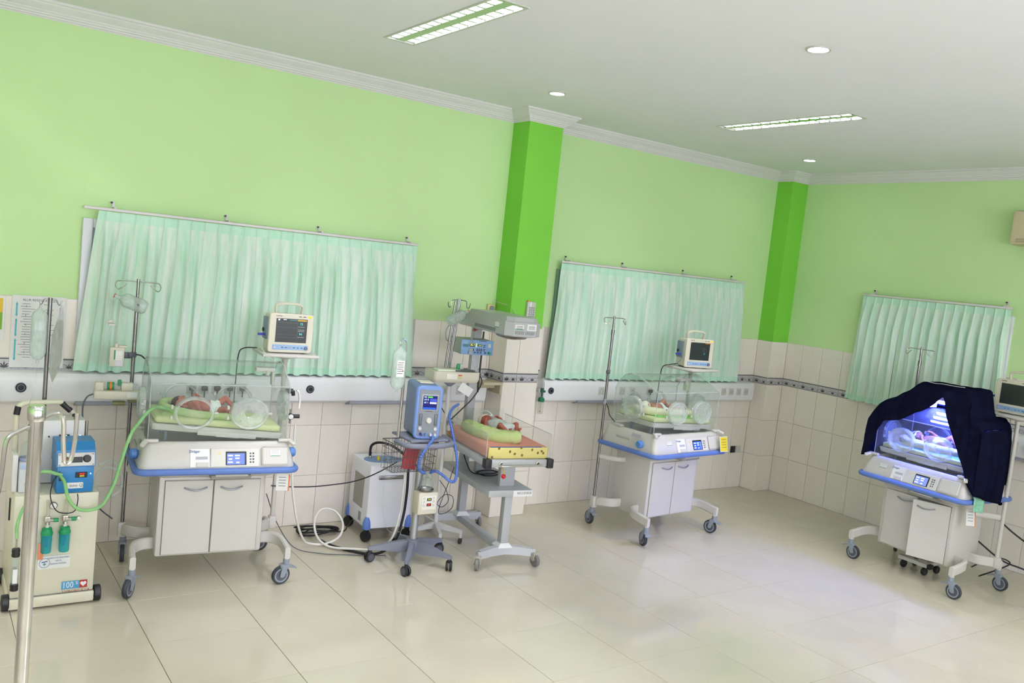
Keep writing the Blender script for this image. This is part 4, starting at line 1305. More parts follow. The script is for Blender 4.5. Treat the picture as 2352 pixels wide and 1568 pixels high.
B().box((0, 0, 0), (.25, .004, .29), bev=.001, seg=1).done('sheet', PAPER, wn)
B().box((0, -.0025, .085), (.22, .001, .09)).done('yellow_panel', mat('notice_yellow', rgb(226, 186, 48), 0.6), wn)
B().box((0, -.0025, -.015), (.22, .001, .11)).done('green_panel', mat('notice_green', rgb(120, 170, 50), 0.6), wn)
for k in range(4):
    B().box((0, -.0033, .11 - .05 * k), (.16, .0006, .006)).done('print_line', INK, wn)
fm = thing('oxygen_flowmeter', 'green oxygen flowmeter on the wall panel at the far left edge', 'flowmeter', (-.665, YB - .107, 1.1))
B().cyl((0, -.0, 0), (0, -.03, 0), .014, n=12).cyl((0, -.03, -.06), (0, -.03, .03), .012, n=12).done('body', LIDG, fm)
B().lathe([(0, -.1), (.02, -.1), (.022, -.095), (.022, -.065), (.0, -.058)], (0, -.03, 0), n=16).done('lid', LIDG, fm)
# flowmeter with clear bottle at the middle panel
fm = thing('oxygen_flowmeter', 'oxygen flowmeter with a green cap and clear bottle right of the middle pillar', 'flowmeter', (3.585, YB - .0, 1.095))
B().cyl((.02, .0, .01), (.02, -.125, .01), .02, n=14).done('wall_outlet', WHITE, fm)
B().cyl((.03, -.14, .04), (.03, -.14, .135), .008, n=12).done('flow_tube', MILKY, fm)
B().box((.03, -.14, .02), (.026, .026, .04), bev=.005).cyl((.03, -.14, .0), (.03, -.14, -.04), .008, n=10).cyl((.035, -.14, .01), (.062, -.14, .008), .011, n=12).done('valve', mat('dark_green_metal', rgb(24, 84, 62), 0.35), fm)
B().lathe([(0, -.085), (.028, -.085), (.03, -.078), (.03, -.058), (.022, -.048), (.01, -.044), (0, -.044)], (.03, -.14, 0), n=18).done('cap', mat('dark_green_cap', rgb(14, 110, 74), 0.35), fm)
B().lathe([(0, -.196), (.024, -.196), (.026, -.19), (.0265, -.085)], (.03, -.14, 0), n=18).done('bottle', CLEAR2, fm)
B().cyl((.03, -.14, -.18), (.03, -.14, -.085), .003, n=8).cyl((.03, -.14, -.185), (.03, -.14, -.17), .009, n=10).done('dip_tube', mat('orange_filter', rgb(226, 140, 80), 0.6), fm)

# socket box, remote handset and shelf by the middle pillar
ws = thing('wall_socket', 'yellowed wall socket on the green wall left of the middle pillar', 'socket', (3.055, YB + .007, 1.815))
B().box((0, -.012, 0), (.08, .024, .075), bev=.004).done('box', mat('socket_yellowed', rgb(216, 204, 140), 0.5), ws)
B().lathe([(0, .003), (.016, .003), (.018, .006), (.024, .007), (.026, 0)], (.004, -.0235, 0), RX(math.pi / 2), n=18).done('well', GREYC, ws)
hs = thing('handset', 'white cordless handset with grey keys fixed on the bright green pillar', 'handset', (3.305, PY + t_, 1.83), D(-6))
B().box((0, -.02, 0), (.085, .035, .165), bev=.008).done('body', WHITE, hs)
for r in range(6):
    for c in range(3):
        B().box((-.018 + c * .02, -.039, .03 - r * .018), (.013, .005, .011), bev=.002, seg=1).done('key', GREYC, hs)
B().box((-.028, -.02, .085), (.024, .03, .012), bev=.003).done('orange_tab', mat('orange_tab', rgb(230, 160, 60), 0.5), hs)
B().box((-.012, -.0385, .06), (.012, .003, .04)).done('display', mat('display_white', rgb(240, 240, 245), 0.3), hs)
sh = thing('wall_shelf', 'beige shelf fixed on the left side of the middle pillar', 'shelf', (PX0, 1.57, 1.185))
B().box((-.1, -.03, 0), (.2, .2, .022), bev=.003).done('board', mat('shelf_beige', rgb(196, 186, 156), 0.5, var=.05), sh)
B().box((-.1, -.03, -.03), (.18, .012, .04)).box((-.012, -.03, -.05), (.022, .18, .08)).done('bracket', mat('shelf_beige2', rgb(180, 170, 140), 0.5), sh)
s2 = thing('low_socket', 'low double wall socket with one black opening right of the middle incubator', 'socket', (6.50, YB, .437))
B().box((-.035, -.006, 0), (.07, .012, .075), bev=.003).done('black_module', BLACK, s2)
B().box((.04, -.012, 0), (.075, .024, .075), bev=.004).done('white_module', WHITE, s2)
ac = thing('wall_unit', 'beige box mounted high on the right wall at the picture edge', 'wall unit', (XR + t_, -1.24, 2.98))
B().box((-.1, 0, .01), (.2, .86, .3), bev=.03).done('case', mat('beige_case', rgb(206, 194, 160), 0.5), ac)
B().box((-.19, 0, -.1), (.03, .74, .03), bev=.006).done('louvre', mat('beige_louvre', rgb(180, 170, 140), 0.5), ac)

# ================================================================== AIR COMPRESSOR BOX
cp = thing('air_compressor', 'white wheeled compressor box with a blue oval top behind the ventilator stand', 'compressor', (1.975, 1.355, 0), D(-4))
LILAC = mat('compressor_white', rgb(224, 224, 230), 0.35, var=.02, scale=5)
B().loft([[(x * 1.0, y, z) for x, y in rrect(.36, .40, .012, 3)] for z in (.105, .12)] + [[(x, y, .57) for x, y in rrect(.36, .40, .012, 3)], [(x, y, .59) for x, y in rrect(.35, .39, .012, 3)]]).done('body', LILAC, cp)
B().lathe([(0, .594), (.155, .594), (.16, .588)], n=36, sx=1.0, sy=.72).done('top_oval', mat('oval_slate_blue', rgb(110, 142, 186), 0.4), cp)
B().box((-.1815, .0, .36), (.004, .2, .25), bev=.001, seg=1).done('side_grille', mat('grille_grey', rgb(160, 156, 146), 0.6, var=.2, scale=120), cp)
B().box((-.1815, -.06, .165), (.004, .05, .07), bev=.001, seg=1).done('inlet_plate', GREYC, cp)
B().box((.0, -.206, .50), (.22, .014, .03), bev=.006).done('front_handle', STEEL, cp)
B().lathe([(.012, .0), (.012, .02), (.009, .035), (.011, .05)], (-.1, .03, .592), n=12).done('outlet_fitting', BRASS, cp)
B().lathe([(.012, 0), (.013, .01), (.013, .03), (0, .032)], (-.055, -.03, .592), n=12).done('yellow_cap', mat('yellow_cap', rgb(226, 206, 40), 0.5), cp)
for sx in (-1, 1):
    for sy in (-1, 1):
        x, y = sx * .17, sy * .19
        B().lathe([(0, .2), (.016, .19), (.028, .155), (.032, .115), (.03, .1), (0, .1)], (x, y, 0), n=16).done('corner_bumper', BLUEB, cp)
        c = B().cyl((x, y, .085), (x, y, .105), .022, n=12).done('caster', BLACK, cp)
        B().lathe([(.04, -.018), (.042, -.012), (.042, .012), (.04, .018), (0, .018)], (x, y, .044), RZ(.5) @ RY(math.pi / 2), n=18).lathe([(0, -.018), (.04, -.018)], (x, y, .044), RZ(.5) @ RY(math.pi / 2), n=18).done('wheel', BLACK, c)

# ================================================================== VENTILATOR STAND
VX, VY = 1.93, .69
vs = thing('ventilator_stand', 'grey five-wheeled rolling stand with a wire basket holding a blue ventilator', 'rolling stand', (VX, VY, 0))
STANDG = mat('stand_slate_grey', rgb(120, 124, 138), 0.4, var=.04)
ALU = mat('stand_aluminium', rgb(170, 172, 174), 0.3, .6, var=.04, scale=20)
for k, a in enumerate((163, 235, 303, 19, 88)):
    a = D(a)
    ca, sa = math.cos(a), math.sin(a)
    b = B()
    lp = []
    for r, z1, z0, w in ((.03, .16, .085, .03), (.1, .155, .075, .026), (.18, .14, .085, .022), (.26, .12, .09, .019), (.31, .112, .086, .017), (.322, .108, .09, .010)):
        lp.append([(r * ca - s * w * sa, r * sa + s * w * ca, z) for s, z in ((-1, z0), (1, z0), (.7, z1), (-.7, z1))])
    b.loft(lp)
    b.done('base_leg', STANDG, vs, smooth=50)
    x, y = .305 * ca, .305 * sa
    c = B().cyl((x, y, .07), (x, y, .1), .013, n=10).box((x, y, .068), (.03, .03, .02), rot=a, bev=.006).done('caster', BLACK, vs)
    wa = (D(100), D(10), D(-30), D(60), D(0))[k]
    for s in (-1, 1):
        b = B().slot(0).lathe([(.022, 0), (.033, .001), (.036, .006), (.036, .015), (.033, .019), (.026, .02)], n=20).slot(1).lathe([(.026, .02), (.024, .0185), (0, .0185)], n=20)
        bmesh.ops.transform(b.bm, matrix=T(x, y, .037) @ RZ(wa) @ (RY(math.pi / 2) if s > 0 else RY(-math.pi / 2)) @ T(0, 0, .003), verts=b.bm.verts)
        b.done('wheel', [BLACK, GREYD], c)
B().lathe([(.05, .09), (.052, .14), (.045, .165), (.03, .175)], n=20).done('hub', STANDG, vs)
B().cyl((0, 0, .15), (0, 0, .915), .027, n=18).done('column', ALU, vs)
B().box((0, .026, .53), (.016, .012, .74)).done('column_slot', GREYD, vs)
B().box((-.03, -.01, .925), (.30, .30, .018), bev=.006).done('platform', STANDG, vs)
B().tube([(-.215, -.0, .895), (-.2, -.14, .895), (-.1, -.185, .895), (.05, -.19, .895), (.16, -.14, .895), (.19, -.03, .90), (.2, .05, .905)], .019, n=10).done('handle_ring', STANDG, vs)
# chrome side pole
sp2 = B().cyl((-.215, -.03, .93), (-.215, -.03, 1.475), .011, n=14).done('side_pole', CHROME, vs)
B().tube([(-.215, -.03, 1.46), (-.215, -.03, 1.55), (-.225, -.035, 1.60), (-.255, -.045, 1.625), (-.275, -.05, 1.60), (-.27, -.05, 1.575)], .004, n=8).done('hook', CHROME, sp2)
# wire basket
bx0, bx1, by0, by1, bz0, bz1 = -.24, .11, -.09, .09, .69, .895
WIRE = mat('basket_wire', rgb(100, 98, 98), 0.4, .5)
rimo = None
b = B().tube([(bx0, by0, bz1), (bx1, by0, bz1), (bx1, by1, bz1), (bx0, by1, bz1)], .0035, n=6, closed=True, smooth=False)
for k in range(1, 5):
    z = bz1 - (bz1 - bz0) * k / 4
    i = .012 * k / 4
    b.tube([(bx0 + i, by0 + i, z), (bx1 - i, by0 + i, z), (bx1 - i, by1 - i, z), (bx0 + i, by1 - i, z)], .002, n=5, closed=True, smooth=False)
for k in range(15):
    x = bx0 + (bx1 - bx0) * k / 14
    b.tube([(x, by0, bz1), (x, by0 + .012, bz0), (x, by1 - .012, bz0), (x, by1, bz1)], .0018, n=5, smooth=False)
for k in range(1, 6):
    y = by0 + (by1 - by0) * k / 6
    b.tube([(bx0, y, bz1), (bx0 + .012, y, bz0), (bx1 - .012, y, bz0), (bx1, y, bz1)], .0018, n=5, smooth=False)
bk = b.done('wire_basket', WIRE, vs, loc=(-.03, -.0, 0))
bk['kind'] = 'stuff'
rb = tag(B().box((0, 0, 0), (.11, .012, .17), rot=RY(D(8)), bev=.002).done('red_folder', mat('red_folder', rgb(158, 54, 62), 0.5), None, loc=(VX - .12, VY - .06, .79)), 'dark red folder standing in the wire basket of the ventilator stand', 'folder')

# the ventilator
vt = thing('ventilator', 'blue ventilator with a lit screen and dials on the rolling stand', 'ventilator', (VX - .02, VY, .935), D(-14))
VBLUE = mat('ventilator_blue', rgb(112, 142, 200), 0.4, var=.03)
VB2 = mat('ventilator_slate', rgb(96, 118, 158), 0.4, var=.03)
def vloop(y, w, h, z0=.0, r=.03):
    return [(x, y, z + z0 + h / 2) for x, z in rrect(w, h, r, 4)]
B().loft([vloop(-.12, .178, .362, .008), vloop(.02, .185, .375, .003), vloop(.14, .19, .38, 0), vloop(.16, .17, .36, .01)]).done('case', VB2, vt, smooth=40)
B().loft([vloop(-.118, .19, .376, 0, .036), vloop(-.14, .19, .376, 0, .036), vloop(-.148, .176, .362, .007, .034)]).done('front_frame', VBLUE, vt, smooth=40)
fp2 = B().loft([vloop(-.147, .148, .33, .022, .014), vloop(-.151, .146, .328, .023, .013)]).done('front_plate', mat('front_plate_grey', rgb(128, 134, 140), 0.35), vt)
B().box((0, .02, .381), (.1, .12, .008), bev=.003).done('top_vent', IVORY, vt)
sf = B().box((.002, -.1525, .262), (.122, .004, .118), bev=.002).done('screen_frame', mat('screen_frame_grey', rgb(150, 154, 156), 0.35), vt)
B().box((.002, -.155, .262), (.1, .003, .096)).done('screen', emat('vent_screen_navy', rgb(52, 56, 130), 1.0), sf)
def vq(nm, x, z, w, h, m):
    B().quad((x - w / 2, -.1568, z - h / 2), (x + w / 2, -.1568, z - h / 2), (x + w / 2, -.1568, z + h / 2), (x - w / 2, -.1568, z + h / 2)).done(nm, m, sf, smooth=0, norm=False)
vq('green_bar', .0, .301, .036, .01, emat('screen_green', rgb(120, 230, 100), 1.2))
vq('status_text', -.034, .301, .018, .006, SCRW)
vq('blue_field', .024, .28, .048, .022, emat('screen_violet', rgb(84, 100, 210), 1.2))
vq('bright_bar', .024, .26, .048, .012, SCRW)
vq('bottom_bar', 0, .222, .094, .012, SCRB)
text('reading', '60 8', .018, SCRW, sf, (-.026, -.1572, .283))
text('reading', '60 1', .018, SCRW, sf, (-.026, -.1572, .262))
for x in (-.055, .055):
    g_ = B().box((x, -.153, .14), (.022, .006, .085), bev=.004).done('flow_gauge', mat('gauge_channel', rgb(92, 96, 100), 0.3), vt)
    B().cyl((x, -.158, .105), (x, -.158, .175), .006, n=10).done('sight_tube', CLEAR2, g_)
    B().lathe([(0, .014), (.012, .014), (.013, 0)], (x, -.151, .078), RX(math.pi / 2), n=14).done('flow_knob', mat('knob_pale', rgb(190, 192, 196), 0.4), g_)
B().lathe([(0, .02), (.017, .02), (.019, .014), (.021, 0)], (.004, -.151, .135), RX(math.pi / 2), n=20).done('main_dial', WHITE, vt)
B().box((0, -.1514, .2), (.05, .0008, .0035)).done('print_line', INK, fp2)
for k, x in enumerate((-.045, -.01, .025, .055)):
    B().cyl((x, -.148, .04), (x, -.172, .036), .009, n=10).done('outlet', (mat('outlet_blue', rgb(40, 60, 160)), BLUEK, WHITE, WHITE)[k], vt)
# heated humidifier hung on the column
hh = thing('humidifier', 'cream heated humidifier with red digits clamped on the ventilator stand column', 'humidifier', (VX + .02, VY - .08, .385))
B().box((0, 0, .08), (.155, .1, .16), bev=.01).done('base', IVORY, hh)
B().box((.005, -.051, .085), (.115, .004, .1), bev=.002).done('panel', mat('panel_cream', rgb(226, 224, 212), 0.4), hh)
for z, m in ((.11, GRNL), (.072, REDL)):
    dz = B().box((.005, -.0535, z), (.036, .003, .02)).done('display', BLACK, hh)
    text('reading', '37.0', .014, m, dz, (.005, -.0554, z))
for x in (-.035, .042):
    for z in (.12, .095, .068):
        B().lathe([(0, .003), (.009, .003), (.01, 0)], (x, -.053, z), RX(math.pi / 2), n=12).done('button', WHITE, hh)
B().lathe([(.052, .162), (.056, .168), (.056, .178), (.052, .182)], n=24).done('chamber_base', STEEL, hh)
B().lathe([(.05, .18), (.048, .215), (.036, .245), (.018, .258), (0, .26)], n=24).cyl((-.022, 0, .24), (-.022, 0, .285), .012, n=12).cyl((.022, 0, .24), (.022, 0, .285), .012, n=12).done('water_chamber', CLEAR2, hh)
B().box((0, .055, .08), (.05, .02, .06), bev=.004).done('column_clamp', GREYD, hh)
bag('iv_bag', 'labelled IV bag hanging beside the blue ventilator in front of the curtain', (VX - .272, VY - .05, 1.57), .105, .30, .055, lab=True)

# ================================================================== INFUSION PUMP STAND
PX, PYs = 2.355, 1.10
ps = thing('pump_stand', 'thin white pole stand on splayed wheels carrying a cream pump tray', 'pump stand', (PX, PYs, 0))
for k, a in enumerate((-56, 80, 185, 250)):
    a = D(a)
    ca, sa = math.cos(a), math.sin(a)
    L_ = .235
    B().loft([[(r * ca - s * w * sa, r * sa + s * w * ca, z) for s, z in ((-1, z0), (1, z0), (1, z1), (-1, z1))] for r, z0, z1, w in ((0, .085, .135, .014), (L_, .085, .11, .012))]).done('base_leg', WHITE2, ps, smooth=0)
    c = B().cyl((L_ * .95 * ca, L_ * .95 * sa, .05), (L_ * .95 * ca, L_ * .95 * sa, .088), .012, n=10).done('caster', WHITE2, ps)
    B().lathe([(.024, -.008), (.026, -.004), (.026, .004), (.024, .008), (0, .008)], (L_ * .95 * ca, L_ * .95 * sa, .027), RZ(a) @ RY(math.pi / 2), n=16).lathe([(0, -.008), (.024, -.008)], (L_ * .95 * ca, L_ * .95 * sa, .027), RZ(a) @ RY(math.pi / 2), n=16).done('wheel', BLACK, c)
B().cyl((0, 0, .1), (0, 0, 1.25), .0155, n=14).done('pole', WHITE2, ps)
B().lathe([(.016, 1.22), (.05, 1.25), (.05, 1.262), (0, 1.262)], n=16).done('tray_plate', GREYC, ps)
tw = B().cyl((-.045, .03, 1.262), (.0, .03, 1.885), .008, n=12).cyl((.0, .05, 1.262), (.04, .05, 1.905), .008, n=12).cyl((.012, .05, 1.262), (.052, .05, 1.905), .008, n=12)
tw.done('twin_rods', STEEL, ps)
hk = B()
for s in (-1, 1):
    hk.tube([(.045, .05, 1.895), (.045 + s * .06, .05, 1.89), (.045 + s * .07, .05, 1.87), (.045 + s * .075, .05, 1.84), (.045 + s * .09, .045, 1.835), (.045 + s * .1, .045, 1.86), (.045 + s * .1, .045, 1.875)], .0035, n=7)
hk.done('hook_bar', STEEL, ps)
B().tube([(.07, .05, 1.78), (.0, .05, 1.72), (-.05, .04, 1.66), (-.05, .04, 1.6), (-.02, .05, 1.57), (.05, .05, 1.57)], .0045, n=8).done('support_wire', GREYC, ps)
pt_ = thing('syringe_pump', 'cream syringe pump tray with green clip on the white pole stand', 'syringe pump', (PX + .005, PYs - .02, 1.2635), D(-4))
B().loft([[(x, y, z) for x, y in rrect(w, d, .02, 4)] for z, w, d in ((0, .36, .16), (.012, .385, .18), (.03, .395, .19), (.085, .395, .19))]).done('case', IVORY, pt_)
B().box((-.06, -.02, .092), (.2, .1, .016), bev=.004).done('lid', mat('lid_pale_green', rgb(214, 222, 196), 0.4), pt_)
B().box((.075, -.05, .093), (.17, .05, .012), bev=.003).done('syringe_channel', mat('channel_dark', rgb(70, 84, 78), 0.4), pt_)
B().box((.03, -.03, .115), (.028, .025, .055), bev=.008).done('green_clip', LIDG, pt_)
B().box((.075, .02, .112), (.036, .036, .045), bev=.003).done('white_block', WHITE, pt_)
B().box((.02, -.0965, .06), (.03, .002, .01)).done('red_print', mat('red_print2', rgb(200, 80, 50)), pt_)
B().box((.02, -.0965, .04), (.03, .002, .007)).done('yellow_print', mat('yellow_print2', rgb(222, 200, 80)), pt_)
B().box((-.05, -.0965, .05), (.09, .002, .04)).done('face_label', mat('face_label', rgb(228, 226, 214)), pt_)
wp_ = tag(B().box((0, 0, 0), (.12, .002, .07), rot=RY(D(28)) @ RX(D(10))).done('paper_slip', PAPER, None, loc=(PX + .075, PYs - .125, 1.215)), 'white paper slip hanging under the cream pump tray on the stand', 'paper')
bottle(T(PX + .105, PYs + .03, 1.80) @ RY(D(-118)), 'clear IV bottle tipped sideways on the hooks of the white pump stand', mark=False, r=.045, ln=.17)
ds = tb('drip_set', 'clear drip chamber hanging in front of the radiant warmer control box', 'drip set', T(PX + .15, PYs - .02, 0))
B().cyl((0, 0, 1.735), (0, 0, 1.79), .006, n=10).cyl((0, 0, 1.58), (0, 0, 1.71), .013, n=14).done('chamber', CLEAR2, ds)
B().lathe([(.013, 1.56), (.022, 1.562), (.022, 1.575), (.013, 1.58)], n=14).done('chamber_collar', MILKY, ds)
B().box((0, 0, 1.5), (.035, .02, .05), bev=.006).done('roller_clamp', MILKY, ds)
B().tube([(0, 0, 1.48), (.02, -.01, 1.42), (.04, -.03, 1.36)], .0018, n=6).done('line', CLEAR2, ds)
# ================================================================== RADIANT WARMER
WX, WY, WA = 2.60, .80, D(-8)
WGREY = mat('warmer_grey_enamel', rgb(176, 178, 178), 0.35, var=.03, scale=5)
WGREY2 = mat('warmer_silver', rgb(192, 194, 198), 0.32, .15, var=.03, scale=8)
rw = thing('radiant_warmer', 'grey infant radiant warmer with an overhead heater and clear bed walls', 'radiant warmer', (WX, WY, 0), WA)
for y, w in ((-.38, .235), (.45, .21)):
    b = B()
    lp = []
    for s, z1, z0, yo in ((-w, .125, .07, -.05), (-w * .5, .14, .08, -.018), (0, .15, .085, 0), (w * .5, .14, .08, -.018), (w, .125, .07, -.05)):
        yy = y + (yo if y < 0 else -yo)
        lp.append([(s, yy - .026, z0), (s, yy + .026, z0), (s, yy + .026, z1), (s, yy - .026, z1)])
    b.loft(lp)
    b.done('base_foot', WGREY2, rw, smooth=30)
B().box((0, .03, .11), (.055, .8, .055), bev=.006).done('base_beam', WGREY2, rw)
BEIGEC = mat('caster_taupe', rgb(168, 162, 148), 0.45, var=.05)
for (x, y, a) in ((-.225, -.435, 2.6), (.225, -.435, 3.4), (-.2, .505, 2.2), (.2, .505, 3.0)):
    c = B().cyl((x, y, .115), (x, y, .135), .012, n=10).cyl((x, y, .06), (x, y, .115), .022, n=12)
    Mz = T(x, y, 0) @ RZ(a)
    b2 = B().box((0, .012, .085), (.045, .055, .04), bev=.012).box((0, -.03, .075), (.042, .035, .012), rot=RX(D(20)), bev=.004)
    for s in (-1, 1):
        b2.prism([(-.01, .1), (.03, .1), (.042, .05), (.03, .042), (.012, .05)], -.004, .004, T(s * .021, 0, 0) @ RZ(math.pi / 2) @ RX(math.pi / 2))
    bmesh.ops.transform(b2.bm, matrix=Mz, verts=b2.bm.verts)
    c.bm.free()
    f = b2.done('caster', BEIGEC, rw)
    b3 = B().lathe([(.02, -.014), (.04, -.014), (.046, -.008), (.046, .008), (.04, .014), (.02, .014)], n=22).lathe([(.02, .012), (0, .012)], n=22).lathe([(.02, -.012), (0, -.012)], n=22)
    bmesh.ops.transform(b3.bm, matrix=Mz @ T(0, .03, .046) @ RY(math.pi / 2), verts=b3.bm.verts)
    b3.done('wheel', mat('wheel_grey', rgb(120, 120, 116), 0.5), f)
    B().cyl((x, y, .1), (x, y, .09 + .04), .014, n=10).done('stem', CHROME, f)
WHITEF = mat('leg_flange_white', rgb(226, 226, 226), 0.4)
for y in (-.36, .43):
    B().box((0, y, .345), (.062, .062, .44), bev=.004).done('leg', WGREY, rw)
    B().loft([[(x, yy + y, z) for x, yy in rrect(s, s, .004, 2)] for z, s in ((.135, .115), (.14, .115), (.165, .075))]).done('leg_flange', WHITEF, rw, smooth=0)
B().box((.0, .03, .545), (.36, .88, .05), bev=.006).done('shelf', WGREY, rw)
tg = B().box((.1, -.4125, .545), (.16, .002, .045)).done('shelf_label', PAPER, rw)
text('lettering', 'NICU 07.09.20', .024, INK, tg, (.11, -.414, .547), sx=.8)
for y in (-.27, .16):
    B().box((.02, y, .67), (.12, .05, .20), bev=.004).done('bed_support', WGREY, rw)
# bed frame
b = B().box((0, -.06, .79), (.53, .86, .055), bev=.006)
b.done('bed_frame', WGREY, rw)
for sx in (-1, 1):
    B().box((sx * .252, -.478, .79), (.05, .06, .068), bev=.004).done('corner_block', BLACK, rw)
hb = B().tube([(-.15, -.492, .79), (-.15, -.53, .785), (-.14, -.54, .785), (.14, -.54, .785), (.15, -.53, .785), (.15, -.492, .79)], .007, n=10, sub=3).done('front_handle', CHROME, rw)
for s in (-1, 1):
    B().lathe([(.017, 0), (.017, .01), (.01, .016)], (s * .15, -.49, .79), RX(math.pi / 2), n=14).done('handle_mount', WHITE, hb)
lv = B().tube([(-.12, -.44, .765), (-.125, -.50, .74), (-.13, -.515, .715)], .005, n=8).done('tilt_lever', mat('lever_yellow', rgb(206, 180, 60), 0.4), rw)
B().ell((-.131, -.517, .705), .017).done('lever_ball', mat('red_ball', rgb(196, 30, 44), 0.25), lv)
# clear walls round the bed
for sx in (-1, 1):
    B().box((sx * .262, -.07, .905), (.005, .80, .19), bev=.0015, seg=1).done('side_wall', CLEAR, rw)
    B().tube([(sx * .262, -.47, .82), (sx * .262, -.47, .985), (sx * .262, -.45, 1.0), (sx * .262, .33, 1.0)], .0028, n=6, smooth=False).done('wall_edge', MILKY, rw)
B().box((0, .335, .925), (.51, .005, .23), bev=.0015, seg=1).done('head_wall', CLEAR, rw)
# column
B().box((0, .47, 1.12), (.07, .06, 1.12), bev=.004).done('column', WGREY, rw)
B().box((0.05, .445, 1.4), (.012, .01, .5)).done('column_cable', BLACK, rw)
B().ell((-.05, .42, 1.66), .014).cyl((-.05, .42, 1.66), (0, .45, 1.66), .005, n=8).done('lock_knob', mat('red_ball2', rgb(170, 26, 36), 0.3), rw)
# control box
cb = B().box((-.075, .385, 1.535), (.275, .22, .115), bev=.004).done('control_box', mat('control_box_grey', rgb(166, 172, 160), 0.4), rw)
cf = B().box((-.075, .272, 1.535), (.278, .008, .118), bev=.002).done('control_face', mat('control_face_blue', rgb(120, 158, 200), 0.4), rw)
def cfq(nm, x, z, w, h, m, th=.003):
    return B().box((-.075 + x, .267, 1.535 + z), (w, th, h), bev=.0008, seg=1).done(nm, m, cf)
cfq('logo_block', -.10, .012, .052, .022, mat('teal_block', rgb(50, 120, 130), 0.4))
for nm, x, z, w, h, tx in (('display', -.045, .018, .045, .028, '36.7'), ('display', .02, .018, .036, .016, '36.8'), ('display', -.045, -.02, .032, .018, '00')):
    dq = cfq(nm, x, z, w, h, BLACK)
    text('reading', tx, h * .8, GRNL, dq, (-.075 + x, .2648, 1.535 + z))
cfq('level_bar', -.01, .018, .006, .03, GRNL)
for k in range(6):
    cfq('indicator', .0 + .018 * (k % 3), -.012 - .012 * (k // 3), .014, .008, INK)
for k in range(6):
    x = -.07 + k * .026 + (.012 if k == 5 else 0)
    B().lathe([(0, .004), (.008, .004), (.009, 0)], (-.075 + x, .268, 1.495), RX(math.pi / 2), n=14).done('round_button', KEYB, cf)
for z in (.02, .006, -.012, -.024):
    cfq('mode_key', .06, z, .018, .008, KEYB)
cfq('white_frame', .105, .018, .024, .03, WHITE)
B().cyl((.03, .268, 1.495), (.03, .25, 1.493), .01, n=12).done('probe_plug', GREENT, cf)
B().box((-.03, .2676, 1.587), (.06, .0008, .004)).done('print_line', INK, cf)
# heater head
hd = B()
def hloop(z, y0, y1, w, ch):
    return [(-w, y1, z), (-w, y0 + ch * .75, z), (-w + ch, y0, z), (w - ch, y0, z), (w, y0 + ch * .75, z), (w, y1, z)]
hd.loft([hloop(1.69, -.33, .56, .115, .05), hloop(1.70, -.36, .56, .145, .055), hloop(1.80, -.36, .56, .145, .055), hloop(1.805, -.35, .55, .135, .05)])
hd.done('heater_head', WGREY, rw, smooth=0)
B().loft([hloop(1.805, -.345, .36, .13, .05), hloop(1.835, -.335, .35, .125, .05)]).done('heater_cover', WGREY, rw, smooth=0)
B().lathe([(.12, .0), (.1, -.02), (.04, -.034), (0, -.036)], (0, -.15, 1.692), n=24, sx=.95, sy=1.5).done('heater_reflector', STEEL, rw)
VENTK = mat('vent_slots', rgb(110, 112, 112), 0.6)
gr = None
for k in range(28):
    o = B().box((-.1455, .2 - k * .0135, 1.722), (.002, .005, .028), rot=RX(D(20))).done('vent_slot', VENTK, rw, smooth=0)
for k in range(14):
    x = (-.075 + (k % 7) * .011) if k < 7 else (.01 + (k % 7) * .011)
    B().box((x, -.3605, 1.725), (.004, .002, .026), rot=RY(D(6))).done('vent_slot', VENTK, rw, smooth=0)
for (x, y, z, w, h, side) in ((-.1458, -.19, 1.762, .07, .04, 1), (-.045, -.3608, 1.765, .07, .036, 0), (.055, -.3608, 1.768, .075, .045, 0)):
    if side:
        s_ = B().box((x, y, z), (.0012, w, h)).done('sticker', PAPER, rw)
        B().box((x - .0006, y, z - h / 2 + .003), (.0012, w, .005)).done('green_line', GREENT, s_)
    else:
        s_ = B().box((x, y, z), (w, .0012, h)).done('sticker', PAPER, rw)
        if x < 0:
            B().box((x, y - .0006, z - h / 2 + .003), (w, .0012, .005)).done('green_line', GREENT, s_)
        for k in range(3):
            B().box((x, y - .0006, z + .008 - k * .009), (w * .7, .0008, .003)).done('print_line', INK, s_)
# thick pink and yellow mattress
mm = thing('warmer_mattress', 'thick pink mattress with a yellow patterned end on the radiant warmer bed', 'mattress', (WX, WY, 0), WA)
PINK = mat('mattress_salmon', rgb(222, 148, 130), 0.6, var=.06, scale=6, bump=.15, bscale=30)
B().box((0, -.065, .8625), (.495, .775, .088), bev=.02, seg=3).done('cushion', PINK, mm)
YEL = mat('mattress_yellow_print', rgb(214, 202, 124), 0.7, var=.05, scale=12)
ye = B().box((.0, -.4565, .8625), (.485, .012, .084), bev=.01, seg=2).done('yellow_end', YEL, mm)
BRN = mat('bear_print_brown', rgb(126, 92, 42), 0.7)
rnd = random.Random(11)
for (x, z) in ((-.21, .832), (-.07, .872), (-.03, .855), (.03, .845), (.11, .885), (.16, .862), (.19, .875), (.205, .86), (.02, .9), (-.16, .895)):
    B().ell((x, -.4622, z), (.011, .0015, .009), rot=RY(rnd.uniform(0, 3)), u=10, v=6).done('print_motif', BRN, ye)
B().box((-.02, -.4545, .9035), (.42, .012, .006), bev=.002).done('blue_piping', mat('piping_blue', rgb(70, 92, 150), 0.6), mm)
